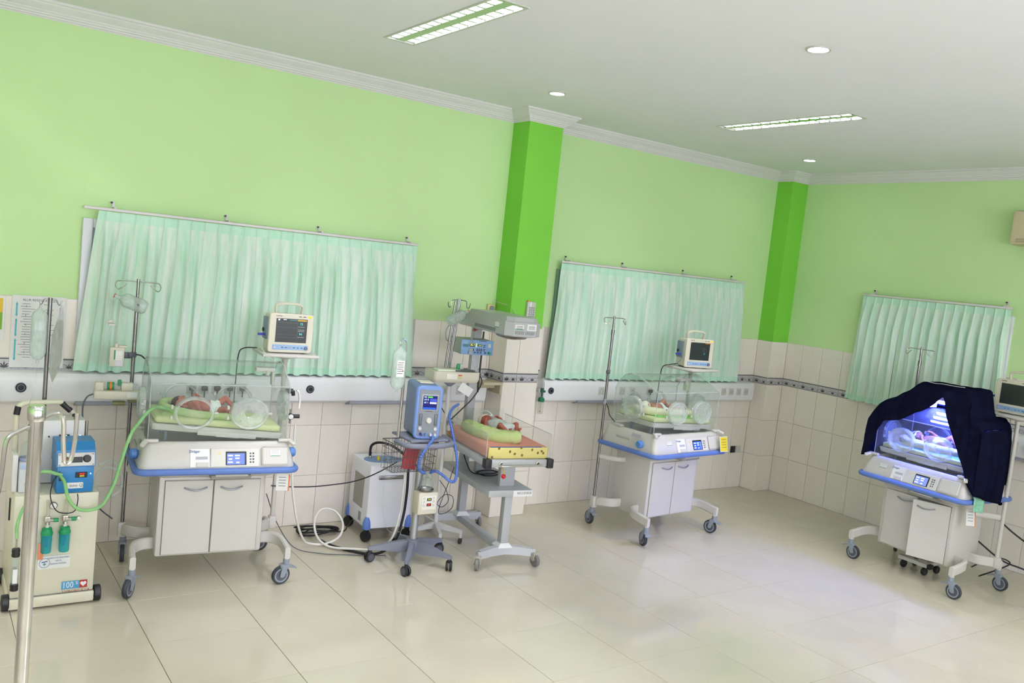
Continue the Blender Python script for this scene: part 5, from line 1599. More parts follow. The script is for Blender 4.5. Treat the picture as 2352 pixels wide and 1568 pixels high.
# rolled green towel laid along the baby
def roll(pts, r, label, name, m, Mw=None, amp=.006, cat='towel', n=18, sub=8):
    P = smooth_path(pts, sub)
    b = B()
    b.tube(P, lambda t: r * (.82 + .18 * math.sin(math.pi * min(1, max(0, t)) ** .7) if 0 < t < 1 else .6), n=n, smooth=False)
    for v in b.bm.verts:
        d = noise.noise(v.co * 18) * amp + noise.noise(v.co * 45) * amp * .4
        v.co += v.normal * d if v.normal.length > 0 else Vector((0, 0, d))
    o = b.done(name, m, None, smooth=70)
    if Mw is not None:
        o.matrix_world = Mw
    tag(o, label, cat)
    return o
LIME = cloth_mat('towel_lime', rgb(198, 204, 150), rgb(190, 220, 140), trans=.1, scale=(14, 14, 14))
Mw_ = T(WX, WY, 0) @ RZ(WA)
roll([(-.14, .18, .93), (-.165, .06, .941), (-.168, -.07, .944), (-.14, -.19, .946), (-.08, -.28, .946), (-.01, -.335, .946), (.06, -.355, .944)], .056, 'rolled lime green towel curved along the pink warmer mattress', 'rolled_towel', LIME, Mw_, amp=.014, n=26, sub=14)
tgp = tb('temperature_probe', 'small white probe box clipped on the left clear wall of the warmer', 'probe', Mw_ @ T(-.278, .21, .93))
B().box((0, 0, 0), (.022, .045, .1), bev=.006).done('case', WHITE, tgp)
B().box((-.0115, 0, .01), (.002, .03, .035)).done('display', mat('lcd_grey', rgb(110, 120, 112), 0.3), tgp)
B().box((.014, 0, .055), (.03, .04, .012), bev=.003).done('clip', WHITE, tgp)
cc = tag(B().tube([(-.08, .05, .577), (-.02, .12, .577), (.08, .14, .577), (.13, .08, .577), (.08, .0, .577), (-.03, -.02, .577), (-.07, .03, .585), (-.01, .1, .585), (.08, .11, .585), (.1, .05, .585), (.02, .0, .585), (-.12, .02, .59), (-.15, .1, .66), (-.16, .16, .74)], .0045, n=8).done('cable_coil', CABLE, None), 'black cable coiled on the grey shelf of the radiant warmer', 'cable')
cc.matrix_world = Mw_
# ================================================================== PEOPLE: FOUR NEWBORNS
def capsule(b, p0, p1, r0, r1, n=10):
    p0, p1 = Vector(p0), Vector(p1)
    b.ell(p0, r0, u=n, v=8)
    b.ell(p1, r1, u=n, v=8)
    if (p1 - p0).length > 1e-5:
        b.cyl(p0, p1, r0, r1, n=n)
def hand(b, wrist, d, up, side):
    """palm and five bent fingers; d = hand direction, up = back of the hand, side = thumb side"""
    d, up = Vector(d).normalized(), Vector(up).normalized()
    sd = d.cross(up).normalized() * side
    w = Vector(wrist)
    pc = w + d * .016
    capsule(b, w + d * .006, pc + d * .006 + sd * .003, .0085, .0095)
    capsule(b, w + d * .008 - sd * .004, pc + d * .006 - sd * .005, .0075, .0085)
    for k, ln in enumerate((.016, .018, .017, .013)):
        base = pc + d * .010 + sd * (.0085 - .0056 * k)
        mid = base + d * ln * .6 - up * .002
        capsule(b, base, mid, .0036, .0034, 8)
        capsule(b, mid, mid + d * ln * .35 - up * ln * .45, .0034, .003, 8)
    tb_ = w + d * .010 + sd * .009
    tm = tb_ + d * .007 + sd * .007 - up * .002
    capsule(b, tb_, tm, .0042, .0038, 8)
    capsule(b, tm, tm + d * .007 + sd * .001 - up * .002, .0038, .0033, 8)
def foot(b, ankle, d, up):
    d, up = Vector(d).normalized(), Vector(up).normalized()
    sd = d.cross(up).normalized()
    a = Vector(ankle)
    capsule(b, a - d * .004, a + d * .03, .0105, .0095)
    for k in range(5):
        capsule(b, a + d * .036 + sd * (k - 2) * .0048, a + d * .042 + sd * (k - 2) * .005 + up * .001, .0042, .0038, 8)

SKIN = mat('newborn_skin_red', rgb(172, 94, 78), 0.55, var=.08, scale=30, bump=.1)
SKIN2 = mat('newborn_skin_brown', rgb(170, 112, 86), 0.55, var=.08, scale=30, bump=.1)
LIPS = mat('newborn_lips', rgb(138, 58, 56), 0.45)
LID = mat('eyelid_crease', rgb(84, 44, 38), 0.6)
HAIR = mat('dark_hair', rgb(38, 30, 28), 0.6, var=.3, scale=90, bump=.6, bscale=200)
GAUZE = mat('white_gauze', rgb(226, 232, 226), 0.85, var=.04, scale=25, bump=.3)
HATC = mat('cream_knit', rgb(222, 222, 200), 0.85, var=.05, scale=40, bump=.4)

def newborn(Mw, label, skin, turn=0.0, hair=None, hat=False, diaper=True, wrap=False, mask=False, hold=None, scale=1.0, arms='chest', eyepatch=False, foot_sock=False):
    """supine newborn: head at the origin side (x=0), feet towards +x, belly up (+z); turn rolls the head to the -y side"""
    b = B()
    R = RX(turn)
    def H(p):
        return R @ Vector(p)
    b.ell((-.006, 0, 0), (.054, .044, .047), rot=None, u=20, v=14)
    b.ell(H((.012, 0, .01)), (.038, .036, .036), u=16, v=12)
    b.ell(H((.03, 0, .018)), (.018, .018, .016), u=12, v=10)
    b.ell(H((.016, 0, .0455)), (.0065, .0055, .0065), u=10, v=8)
    b.ell(H((.008, 0, .043)), (.012, .004, .005), u=10, v=8)
    for s in (-1, 1):
        b.ell(H((.002, s * .017, .038)), (.0085, .0095, .006), u=10, v=8)
        b.ell(H((.022, s * .018, .03)), (.015, .014, .013), u=12, v=8)
        b.ell(H((.004, s * .044, .002)), (.0125, .004, .009), u=10, v=8)
    b.ell(H((.0265, 0, .037)), (.0035, .009, .004), u=10, v=6)
    b.ell(H((.031, 0, .036)), (.003, .0075, .004), u=10, v=6)
    nz = -.012
    capsule(b, (.03, 0, nz + .004), (.062, 0, nz), .023, .026)
    b.ell((.095, 0, nz + .003), (.05, .05, .036), u=18, v=12)
    b.ell((.14, 0, nz + .008), (.055, .050, .042), u=18, v=12)
    b.ell((.19, 0, nz + .002), (.042, .048, .036), u=18, v=12)
    for s in (-1, 1):
        sh = Vector((.075, s * .047, nz + .003))
        if arms == 'chest':
            el = Vector((.118, s * .083, nz + .004))
            wr = Vector((.086, s * .062, nz + .048))
            hd_, up_ = (-.5, -s * .55, .35), (-.3, s * .3, .9)
        else:
            el = Vector((.085, s * .098, nz - .004))
            wr = Vector((.034, s * .098, nz + .004))
            hd_, up_ = (-1, -s * .1, .15), (.1, 0, 1)
        capsule(b, sh, el, .0185, .0145)
        capsule(b, el, wr, .0145, .010)
        hand(b, wr, hd_, up_, -s)
        hp2 = Vector((.205, s * .026, nz))
        kn = Vector((.262, s * .068, nz + .042))
        an = Vector((.318, s * .038, nz + .0))
        capsule(b, hp2, kn, .0265, .0185)
        capsule(b, kn, an, .0185, .0115)
        foot(b, an, (.62, s * .1, .78), (-.7, 0, .5))
    me = b.mesh('person_cage', skin, smooth=0)
    tmp = bpy.data.objects.new('person_cage', me)
    COL.objects.link(tmp)
    md = tmp.modifiers.new('remesh', 'REMESH')
    md.mode = 'VOXEL'
    md.voxel_size = .0027
    sm = tmp.modifiers.new('smooth', 'SMOOTH')
    sm.factor = .5
    sm.iterations = 4
    dg = bpy.context.evaluated_depsgraph_get()
    body = bpy.data.meshes.new_from_object(tmp.evaluated_get(dg))
    bpy.data.objects.remove(tmp)
    body.name = 'body'
    body.materials.clear()
    for x in (skin, LIPS, LID):
        body.materials.append(x)
    Ri = R.inverted()
    for p in body.polygons:
        p.use_smooth = True
        c = Ri @ p.center
        if abs(c.x - .0288) < .0055 and abs(c.y) < .0095 and c.z > .033:
            p.material_index = 1
        for s in (-1, 1):
            if abs(c.x - .0045) < .0014 and abs(c.y - s * .0175) < .0078 and c.z > .034:
                p.material_index = 2
    t = thing('person', label, 'person', (0, 0, 0), 0)
    t.matrix_world = Mw @ Matrix.Scale(scale, 4)
    o = bpy.data.objects.new('body', body)
    COL.objects.link(o)
    o.parent = t
    def capshell(nm, m, x1, z1, k=1.06, rag=0.0):
        """skull cap: the part of the head ellipsoid above the face line"""
        bb = B().ell((-.006, 0, 0), (.054 * k, .044 * k, .047 * k), u=28, v=20)
        bmesh.ops.delete(bb.bm, geom=[v for v in bb.bm.verts if (Ri @ v.co).x > x1 - (Ri @ v.co).z * z1 + rag * noise.noise(v.co * 120)], context='VERTS')
        return bb.done(nm, m, t)
    if hair:
        capshell('hair', HAIR, -.006, .45, 1.045, .02)
    if hat:
        h_ = capshell('bonnet', HATC, .004, .36, 1.09)
        B().tube([tuple(H((-.004 - .2 * 0, .047 * math.cos(a), .047 * math.sin(a) + 0.0))) for a in [2 * math.pi * k / 18 for k in range(18)]], .0055, n=8, closed=True, smooth=False).done('bonnet_band', HATC, h_)
    if diaper:
        bb = B()
        L_ = []
        for x, ry, rz_, cz in ((.168, .052, .044, nz + .004), (.185, .054, .044, nz + .002), (.205, .053, .041, nz), (.222, .046, .036, nz), (.235, .028, .028, nz)):
            L_.append([(x, ry * math.cos(a), cz + rz_ * math.sin(a)) for a in [2 * math.pi * k / 24 for k in range(24)]])
        bb.loft(L_)
        for s in (-1, 1):
            bb.ell((.216, s * .036, nz + .009), (.024, .024, .03), u=14, v=10)
        for v in bb.bm.verts:
            v.co += Vector((noise.noise(v.co * 60), noise.noise(v.co * 60 + Vector((9, 0, 0))), noise.noise(v.co * 60 + Vector((0, 9, 0))))) * .002
        bb.done('diaper', GAUZE, t)
    if wrap:
        bb = B()
        L_ = []
        for x, ry, rz_ in ((.07, .05, .036), (.09, .058, .045), (.13, .061, .054), (.17, .06, .054), (.21, .056, .046), (.24, .062, .05), (.265, .07, .05), (.28, .06, .042)):
            L_.append([(x, ry * math.cos(a), nz + .006 + rz_ * math.sin(a)) for a in [2 * math.pi * k / 28 for k in range(28)]])
        bb.loft(L_)
        for v in bb.bm.verts:
            v.co += Vector((0, noise.noise(v.co * 40), noise.noise(v.co * 40 + Vector((5, 0, 0))))) * .004
        bb.done('chest_wrap', clear_mat('gauze_film', tint=(.8, .9, .86), haze=.8, hcol=(.8, .9, .86)), t)
    if mask:
        mk = B()
        mk.ell(H((.016, 0, .054)), (.013, .014, .010), u=14, v=10)
        m_ = mk.done('nasal_mask', mat('mask_white', rgb(216, 220, 214), 0.4), t)
        B().tube([H((.014, .0, .06)), H((-.02, .012, .07)), H((-.055, .02, .065)), H((-.085, .02, .04))], .0055, n=8).tube([H((.018, 0, .06)), H((-.015, -.012, .07)), H((-.05, -.02, .066)), H((-.085, -.02, .04))], .0055, n=8).done('mask_tube', mat('mask_tube', rgb(214, 220, 210), 0.4), m_)
    if eyepatch:
        B().ell(H((.001, 0, .0395)), (.011, .036, .0085), u=18, v=10).done('eye_shield', GAUZE, t)
    if foot_sock:
        for s in (-1, 1):
            B().ell((.326, s * .039, nz + .012), (.017, .017, .022), u=12, v=10).done('foot_sensor', WHITE, t)
    return t
def inside(I, A, tilt, x, y, z, turnz=0.0):
    """frame of a lying baby: origin at the head centre above the mattress"""
    return T(I[0], I[1], 0) @ RZ(A) @ T(0, 0, .97) @ RY(tilt) @ T(x, y, z) @ RZ(turnz) @ RX(D(22))
HZ = .07 + .058
newborn(inside(I1, A1, T1, -.215, .0, HZ, D(-4)), 'newborn with dark hair and a white diaper lying on green cloth in the left incubator', SKIN, turn=D(55), hair=True, diaper=True, arms='chest', foot_sock=True, scale=1.02)
newborn(inside(I2, A2, T2, -.26, .02, HZ, D(-2)), 'newborn wearing a cream bonnet in the middle incubator behind round ports', SKIN2, turn=D(35), hat=True, diaper=True, arms='up', scale=1.05)
newborn(inside(I3, A3, T3, -.205, .02, HZ + .02, D(-3)), 'newborn with covered eyes under blue light in the draped incubator', SKIN2, turn=D(30), hat=True, diaper=True, arms='chest', eyepatch=True, scale=1.03)
newborn(Mw_ @ T(.005, .15, .968) @ RZ(D(-79)) , 'newborn in a white bonnet and breathing mask lying on the radiant warmer', SKIN, turn=D(-38), hat=True, diaper=True, wrap=True, mask=True, arms='chest', scale=1.12)

# ------------------------------------------------------------------ cloths in the beds
def pad(Mw, w, d, h, m, label, name, cat, seed=0, amp=.01, hole=None, nu=34, nv=22):
    """soft folded cloth with a rumpled top and thickness"""
    b = B()
    off = Vector((seed * 3.1, seed * 1.7, 0))
    def top(u, v):
        x, y = (u - .5) * w, (v - .5) * d
        e = min(u, 1 - u, v, 1 - v)
        k = min(1, e / .08) ** .5
        z = h * k + amp * k * (noise.noise(Vector((x * 11, y * 11, 0)) + off) + .5 * noise.noise(Vector((x * 28, y * 28, 3)) + off))
        if hole:
            z += hole(x, y)
        wob = .012 * noise.noise(Vector((x * 8, y * 8, 7)) + off)
        return (x + wob, y + wob, max(.001, z))
    b.grid(top, nu, nv)
    b.grid(lambda u, v: (top(u, 1 - v)[0], top(u, 1 - v)[1], 0), nu, nv)
    bmesh.ops.remove_doubles(b.bm, verts=b.bm.verts, dist=.0012)
    o = b.done(name, m, None, smooth=60)
    o.matrix_world = Mw
    tag(o, label, cat)
    return o
GRCL = cloth_mat('cloth_spring_green', rgb(158, 198, 110), rgb(208, 218, 170), trans=.1, scale=(9, 9, 9))
CRCL = cloth_mat('cloth_cream', rgb(222, 220, 176), rgb(232, 230, 200), trans=.1, scale=(9, 9, 9))
BLCL = cloth_mat('cloth_sky_blue', rgb(120, 180, 200), rgb(150, 206, 216), trans=.1, scale=(9, 9, 9))
TOPZ = .07 + .004
def bed(I, A, tilt, x, y, dz=0.0, rz=0.0):
    return T(I[0], I[1], 0) @ RZ(A) @ T(0, 0, .97) @ RY(tilt) @ T(x, y, TOPZ + dz) @ RZ(rz)
nest = lambda x0, a, bb: (lambda x, y: -.012 * math.exp(-((x - x0) / a) ** 2 - (y / bb) ** 2))
pad(bed(I1, A1, T1, -.10, -.0), .50, .30, .018, GRCL, 'green patterned cloth spread under the newborn in the left incubator', 'blanket', 'blanket', 1, .008)
pad(bed(I2, A2, T2, .02, 0), .66, .36, .015, mat('cloth_bright_green', rgb(126, 196, 84), 0.85, var=.1, scale=14, bump=.3), 'bright green sheet on the mattress of the middle incubator', 'sheet', 'sheet', 2, .005)
pad(bed(I3, A3, T3, .02, 0), .66, .36, .012, BLCL, 'pale blue sheet on the mattress of the draped incubator', 'sheet', 'sheet', 3, .005)
def rollin(I, A, tilt, pts, r, m, label, name='rolled_cloth', amp=.006, cat='blanket'):
    return roll(pts, r, label, name, m, T(I[0], I[1], 0) @ RZ(A) @ T(0, 0, .97) @ RY(tilt), amp, cat)
zt = TOPZ + .035
rollin(I1, A1, T1, [(-.20, .10, zt), (-.29, .08, zt + .01), (-.325, .0, zt), (-.29, -.10, zt - .008), (-.16, -.145, zt - .014), (0, -.15, zt - .016), (.09, -.14, zt - .018)], .027, GRCL, 'rolled green cloth curled round the head of the newborn in the left incubator')
rollin(I2, A2, T2, [(-.34, .08, zt), (-.35, -.02, zt), (-.26, -.11, zt), (-.1, -.125, zt), (.08, -.12, zt), (.2, -.10, zt), (.26, .0, zt)], .034, CRCL, 'rolled cream cloth around the newborn in the middle incubator')
rollin(I3, A3, T3, [(-.30, .08, zt), (-.31, -.03, zt), (-.22, -.12, zt), (-.05, -.13, zt), (.12, -.12, zt), (.25, -.08, zt), (.29, .05, zt)], .038, CRCL, 'rolled pale cloth nest around the newborn in the draped incubator')

# ================================================================== PHOTOTHERAPY LAMP AND DARK CLOTH ON THE RIGHT INCUBATOR
Q3 = incM(I3, A3)
PHOTO = emat('blue_phototherapy_tube', (0.10, 0.13, 1.0), 560.0)
LY = -.065
lamp = tb('phototherapy_lamp', 'white phototherapy lamp with glowing blue tubes on the draped incubator hood', 'lamp', Q3)
B().box((.11, LY, 1.525), (.47, .24, .085), bev=.012).done('housing', WHITE2, lamp)
B().box((.11, LY, 1.481), (.44, .21, .004)).done('reflector', mat('lamp_reflector', rgb(210, 214, 224), 0.25, .5), lamp)
for y in (LY - .065, LY, LY + .065):
    B().cyl((-.08, y, 1.462), (.30, y, 1.462), .011, n=8).done('blue_tube', PHOTO, lamp)
for x in (-.10, .32):
    B().box((x, LY + .03, 1.44), (.02, .15, .085), bev=.004).done('foot', WHITE2, lamp)

zl = [(-.5, .90), (-.473, .905), (-.44, .97), (-.40, 1.09), (-.381, 1.15), (-.345, 1.225), (-.321, 1.243), (-.25, 1.255), (-.174, 1.28), (-.08, 1.34), (.024, 1.405), (.09, 1.46), (.14, 1.515), (.16, 1.52), (.175, 1.47), (.2, 1.39), (.25, 1.29), (.297, 1.21), (.34, 1.12), (.385, 1.05), (.42, .96), (.442, .90), (.47, .86), (.505, .82)]
zt_ = [(-.5, 1.25), (-.46, 1.32), (-.41, 1.395), (-.3, 1.45), (-.2, 1.52), (-.13, 1.585), (-.09, 1.61), (0, 1.607), (.2, 1.61), (.33, 1.616), (.35, 1.605), (.37, 1.54), (.39, 1.45), (.415, 1.405), (.46, 1.392), (.49, 1.36), (.505, 1.33)]
def itp(tab, x):
    if x <= tab[0][0]:
        return tab[0][1]
    for (a, za), (c, zc) in zip(tab[:-1], tab[1:]):
        if x <= c:
            return za + (zc - za) * (x - a) / (c - a)
    return tab[-1][1]
def cloth_col(x, v):
    z0, z1 = itp(zl, x), itp(zt_, x)
    rt = max(0.0, min(1.0, (x - .12) / .12))
    pl = [(-.275 - .004 * rt, z0), (-.262, (z0 + z1) / 2), (-.235 if z1 > 1.5 else -.262, max(z0 + .004, z1 - .03)), (-.19 if z1 > 1.5 else -.2, max(z0 + .006, z1)), (.045, z1 + .004), (.068, max(min(z1 - .01, 1.408), z1 - .22)), (.22, min(z1 - .02, 1.402)), (.266, min(z1 - .12, 1.27)), (.277, .95)]
    s = v * (len(pl) - 1)
    i = min(int(s), len(pl) - 2)
    f = s - i
    y = pl[i][0] * (1 - f) + pl[i + 1][0] * f
    z = pl[i][1] * (1 - f) + pl[i + 1][1] * f
    if i < 3:
        fold = .014 * math.sin(x * 46 + z * 3) * max(0, min(1, (1.5 - z) / .3)) + .008 * noise.noise(Vector((x * 9, z * 7, 2)))
        y -= (abs(fold) if z1 > 1.4 else .005) * max(0, min(1, (.505 - x) / .04))
    z += .006 * noise.noise(Vector((x * 12, y * 12, 5)))
    if x > .4:
        kk = max(0.0, min(1.0, (y - .05) / .2))
        x -= (x - .4) * .6 * kk
    return Vector((x, y, z))
b = B()
NX = 72
b.grid(lambda u, v: cloth_col(-.5 + 1.005 * u, v), NX, 42)
def right_end(u, v):
    y = -.279 + .556 * u
    z1 = itp(zt_, .505)
    top = itp([(-.279, z1 - .03), (-.2, z1), (.045, z1 + .004), (.068, z1), (.22, z1 - .02), (.266, z1 - .12), (.277, .95)], y)
    zb = max(.70, .815 - .22 * (y + .279))
    k = min(1.0, u / .12)
    z = top + (min(zb, top - .01) - top) * v
    bul = (.035 * math.sin(math.pi * min(1, v * .8 + .1)) + .014 * math.sin(y * 62) * v) * k
    kk = max(0.0, min(1.0, (y - .05) / .2))
    return Vector((.505 - .105 * .6 * kk + bul * (1 - kk), y + .02 * v * k * math.sin(y * 20), z))
b.grid(right_end, 42, 26)
def left_end(u, v):
    top = cloth_col(-.5, .0 + u)
    z = top.z + (min(.905, top.z) - top.z) * v
    return Vector((top.x - .012 * math.sin(math.pi * v), top.y, z))
b.grid(left_end, 42, 14)
bmesh.ops.remove_doubles(b.bm, verts=b.bm.verts, dist=.003)
NAVY = cloth_mat('cloth_midnight_navy', rgb(16, 18, 34), rgb(20, 22, 42), trans=.0, scale=(12, 12, 12))
dc = b.done('cover_cloth', NAVY, None, smooth=70)
sd_ = dc.modifiers.new('thickness', 'SOLIDIFY')
sd_.thickness = .003
sd_.offset = 1
dc.matrix_world = Q3
tag(dc, 'midnight navy cloth draped over the right incubator and its lamp', 'cloth')
hm_ = B().tube([(-.06, -.215, 1.622), (.02, -.2, 1.615), (.1, -.215, 1.622), (.2, -.21, 1.621), (.28, -.21, 1.624)], .0022, n=5).done('white_edge', PAPER, dc)
tw_ = B()
TP = [(.425, .812), (.455, .818), (.487, .81), (.503, .785), (.508, .745), (.51, .70)]
def towel(u, v):
    q = v * (len(TP) - 1)
    i = min(int(q), len(TP) - 2)
    f = q - i
    x, z = TP[i][0] * (1 - f) + TP[i + 1][0] * f, TP[i][1] * (1 - f) + TP[i + 1][1] * f
    return Vector((x + .012 * math.sin(u * 9 + 1) * v, -.25 + .16 * u + .012 * math.sin(v * 5), z - .03 * u * v + .006 * noise.noise(Vector((u * 5, v * 5, 1)))))
tw_.grid(towel, 16, 20)
to = tw_.done('small_towel', cloth_mat('towel_mint', rgb(128, 190, 156), rgb(160, 214, 186), trans=.1, scale=(40, 40, 40)), None, smooth=60)
so = to.modifiers.new('thickness', 'SOLIDIFY')
so.thickness = .004
to.matrix_world = Q3
tag(to, 'small mint green towel laid over the blue rail of the draped incubator', 'towel')
hung_card(Q3 @ T(.43, -.13, .62) @ RZ(D(35)) @ RY(D(-6)), .06, .14, None, 'orange and white card hanging below the draped incubator rail', orange=True)

# low dolly under the right incubator
dl = thing('low_dolly', 'low white dolly bar on black casters under the draped incubator', 'dolly', (5.92, -.83, 0), D(-94))
B().box((0, 0, .085), (.27, .05, .032), bev=.004).done('bar', WHITE2, dl)
B().box((.15, 0, .085), (.03, .055, .04), bev=.004).done('end_cap', BLACK, dl)
B().box((0, .16, .085), (.24, .03, .03), bev=.004).box((-.1, .08, .085), (.03, .13, .028)).box((.1, .08, .085), (.03, .13, .028)).done('frame', WHITE2, dl)
for x, y in ((-.09, 0), (.11, -.01), (-.09, .16), (.11, .16)):
    c = B().cyl((x, y, .055), (x, y, .075), .012, n=10).done('caster', BLACK, dl)
    B().lathe([(.03, -.014), (.033, -.008), (.033, .008), (.03, .014), (0, .014)], (x, y, .034), RY(math.pi / 2), n=16).lathe([(0, -.014), (.03, -.014)], (x, y, .034), RY(math.pi / 2), n=16).done('wheel', BLACK, c)

# ================================================================== HOSES AND CABLES
def cable(name, label, pts, r, m, cat='cable', n=8, sub=7, ribs=0):
    b = B()
    if ribs:
        P = smooth_path(pts, sub * 5)
        b.tube(P, lambda t: r * (1 + .12 * math.sin(t * ribs * 2 * math.pi)), n=n, smooth=False)
    else:
        b.tube(pts, r, n=n, sub=sub)
    return tag(b.done(name, m, None, smooth=70), label, cat)
HOSEG = clear_mat('green_hose', tint=(.72, .88, .68), haze=.8, hcol=rgb(150, 206, 138))
cable('breathing_hose', 'light green breathing hose sagging from the cart to the left incubator', [(-.39, .645, .765), (-.375, .60, .74), (-.355, .585, .655), (-.315, .58, .60), (-.27, .585, .578), (-.21, .60, .578), (-.165, .61, .605), (-.115, .62, .715), (-.085, .63, .83), (-.04, .65, .985), (.02, .70, 1.06), (.075, .74, 1.115), (.14, .80, 1.125), (.22, .85, 1.10)], .0098, HOSEG, 'hose')
cable('hose', 'short green hose curling out of the left side of the blue inno Q device', [(-.385, .655, .77), (-.42, .635, .785), (-.46, .63, .80), (-.50, .65, .79), (-.53, .68, .76)], .010, HOSEG, 'hose')
cable('hose', 'green hose running down the front of the cream cart to the clear cylinder', [(-.49, .65, .65), (-.54, .63, .635), (-.575, .628, .58), (-.592, .63, .5), (-.59, .632, .43)], .009, HOSEG, 'hose')
cable('cable', 'thin black cable looping across the front of the cream cart', [(-.395, .65, .79), (-.43, .62, .74), (-.44, .61, .66), (-.41, .60, .585), (-.36, .595, .565), (-.315, .6, .575), (-.30, .615, .63), (-.30, .64, .66)], .003, CABLE)
BLUT = mat('breathing_tube_blue', rgb(80, 112, 186), 0.4, var=.06)
cable('breathing_hose', 'blue corrugated breathing hose looping from the ventilator to the humidifier chamber', [(1.915, .535, .975), (1.90, .50, .94), (1.86, .49, .90), (1.82, .50, .82), (1.825, .52, .74), (1.87, .55, .70), (1.905, .575, .69), (1.925, .61, .675)], .0105, BLUT, 'hose', ribs=34)
cable('breathing_hose', 'long blue corrugated breathing hose swinging from the humidifier up to the warmer', [(1.972, .61, .675), (1.985, .56, .70), (2.02, .52, .68), (2.08, .50, .635), (2.14, .53, .64), (2.165, .57, .75), (2.15, .60, .87), (2.13, .63, .98), (2.14, .70, 1.06), (2.22, .80, 1.10), (2.33, .90, 1.115)], .0105, BLUT, 'hose', ribs=60)
cable('cable', 'black cable from the cream pump tray curving down behind the blue hose', [(2.53, 1.05, 1.32), (2.58, 1.04, 1.32), (2.60, 1.02, 1.28), (2.57, 1.0, 1.22), (2.50, .98, 1.14), (2.40, .95, 1.07), (2.28, .9, 1.0)], .005, CABLE)
cable('cable', 'black cable dropping from the wall panel behind the warmer', [(2.42, 1.57, 1.12), (2.48, 1.45, 1.02), (2.54, 1.4, .92), (2.6, 1.38, .86)], .004, CABLE)
cable('cable', 'black mains cable running from the left incubator to the ventilator basket', [(1.0, 1.12, .50), (1.13, 1.1, .49), (1.3, 1.1, .481), (1.47, 1.1, .487), (1.58, 1.06, .51), (1.67, 1.0, .555), (1.74, .9, .63), (1.79, .78, .72)], .0045, CABLE)
cable('air_hose', 'thick black air hose arching from the compressor top into the wire basket', [(1.87, 1.385, .62), (1.87, 1.37, .70), (1.91, 1.32, .735), (1.96, 1.2, .735), (1.99, 1.05, .70), (1.98, .9, .67), (1.97, .80, .68)], .010, CABLE, 'hose')
cable('air_hose', 'thick black hose dropping from the basket and curving along the floor', [(1.88, .77, .69), (1.89, .775, .5), (1.88, .78, .3), (1.84, .8, .12), (1.74, .86, .02), (1.6, .98, .012), (1.5, 1.15, .012), (1.47, 1.28, .012)], .010, CABLE, 'hose')
pts = []
for k in range(46):
    a = k * .62
    rr = .115 + .03 * math.sin(k * 1.3)
    pts.append((1.52 + rr * 1.15 * math.cos(a), 1.46 + rr * .75 * math.sin(a) + .012 * math.sin(k), .010 + .0022 * (k // 3)))
pts += [(1.68, 1.40, .02), (1.75, 1.42, .05), (1.79, 1.42, .10)]
cable('cable_coil', 'black power cable coiled in a heap on the floor beside the compressor', pts, .0058, CABLE, n=7, sub=4)
WHOSE = mat('white_hose', rgb(228, 226, 218), 0.4, var=.03)
wpts = [onp for onp in [(1.075, .985, 1.20), (1.09, .985, 1.19), (1.105, .99, 1.14), (1.103, .99, 1.075)]]
cable('air_hose', 'short white air hose from the left incubator end down to the round gauge', wpts, .0085, WHOSE, 'hose')
cable('air_hose', 'long white air hose looping down from the gauge to the floor by the ventilator', [(1.085, .985, .965), (1.09, .985, .8), (1.10, .99, .56), (1.17, 1.03, .28), (1.27, 1.12, .09), (1.36, 1.18, .025), (1.48, 1.17, .02), (1.60, 1.22, .05), (1.66, 1.32, .12), (1.62, 1.41, .19), (1.52, 1.42, .2), (1.44, 1.34, .14), (1.42, 1.22, .06), (1.47, 1.1, .02), (1.6, .98, .03), (1.74, .93, .03), (1.83, .84, .12), (1.86, .79, .35), (1.862, .775, .66)], .0085, WHOSE, 'hose')
cable('cable', 'thin grey cable trailing on the floor from the left incubator to the stand', [(1.0, 1.2, .42), (1.08, 1.18, .22), (1.2, 1.12, .04), (1.36, 1.02, .008), (1.55, .93, .008), (1.72, .86, .008), (1.8, .84, .008)], .0035, GREYD)
cable('cable', 'black cable hanging behind the left incubator from the monitor shelf', [tuple(Q1 @ Vector(q)) for q in ((.30, .28, 1.46), (.22, .31, 1.45), (.19, .325, 1.40), (.185, .33, 1.2), (.185, .33, 1.0), (.19, .34, .8), (.2, .345, .55))], .004, CABLE)
cable('cable', 'thin white sensor cable from the left monitor plug down over the shelf', [tuple(Q1 @ Vector(q)) for q in ((.285, .205, 1.555), (.28, .16, 1.51), (.31, .07, 1.45), (.36, .045, 1.41), (.385, .04, 1.395))], .0018, mat('pale_cable', rgb(200, 204, 196), 0.5))
cable('cable', 'grey power lead hanging from the syringe pump to the cart socket', [tuple(Q1 @ Vector(q)) for q in ((-.70, .2, 1.13), (-.735, .2, 1.11), (-.755, .2, 1.05), (-.75, .2, .95), (-.735, .19, .87), (-.72, .17, .80), (-.73, .16, .70), (-.70, .16, .55), (-.63, .2, .40), (-.54, .26, .30))], .0048, GREYD)
cable('cable', 'black cable from the grey clamp to the hood of the left incubator', [tuple(Q1 @ Vector(q)) for q in ((-.46, .29, 1.378), (-.43, .28, 1.372), (-.40, .26, 1.345), (-.39, .255, 1.31))], .005, CABLE)
Q2 = incM(I2, A2)
cable('cable', 'black cable dropping from the middle monitor behind the incubator hood', [tuple(Q2 @ Vector(q)) for q in ((.30, .18, 1.475), (.22, .2, 1.46), (.195, .26, 1.43), (.19, .275, 1.3), (.19, .28, 1.1), (.2, .285, .95))], .0045, CABLE)
cable('cable', 'thin grey lead from the blue plug of the middle monitor to its shelf', [tuple(Q2 @ Vector(q)) for q in ((.28, .12, 1.56), (.24, .1, 1.52), (.2, .14, 1.46), (.19, .2, 1.44))], .002, GREYD)
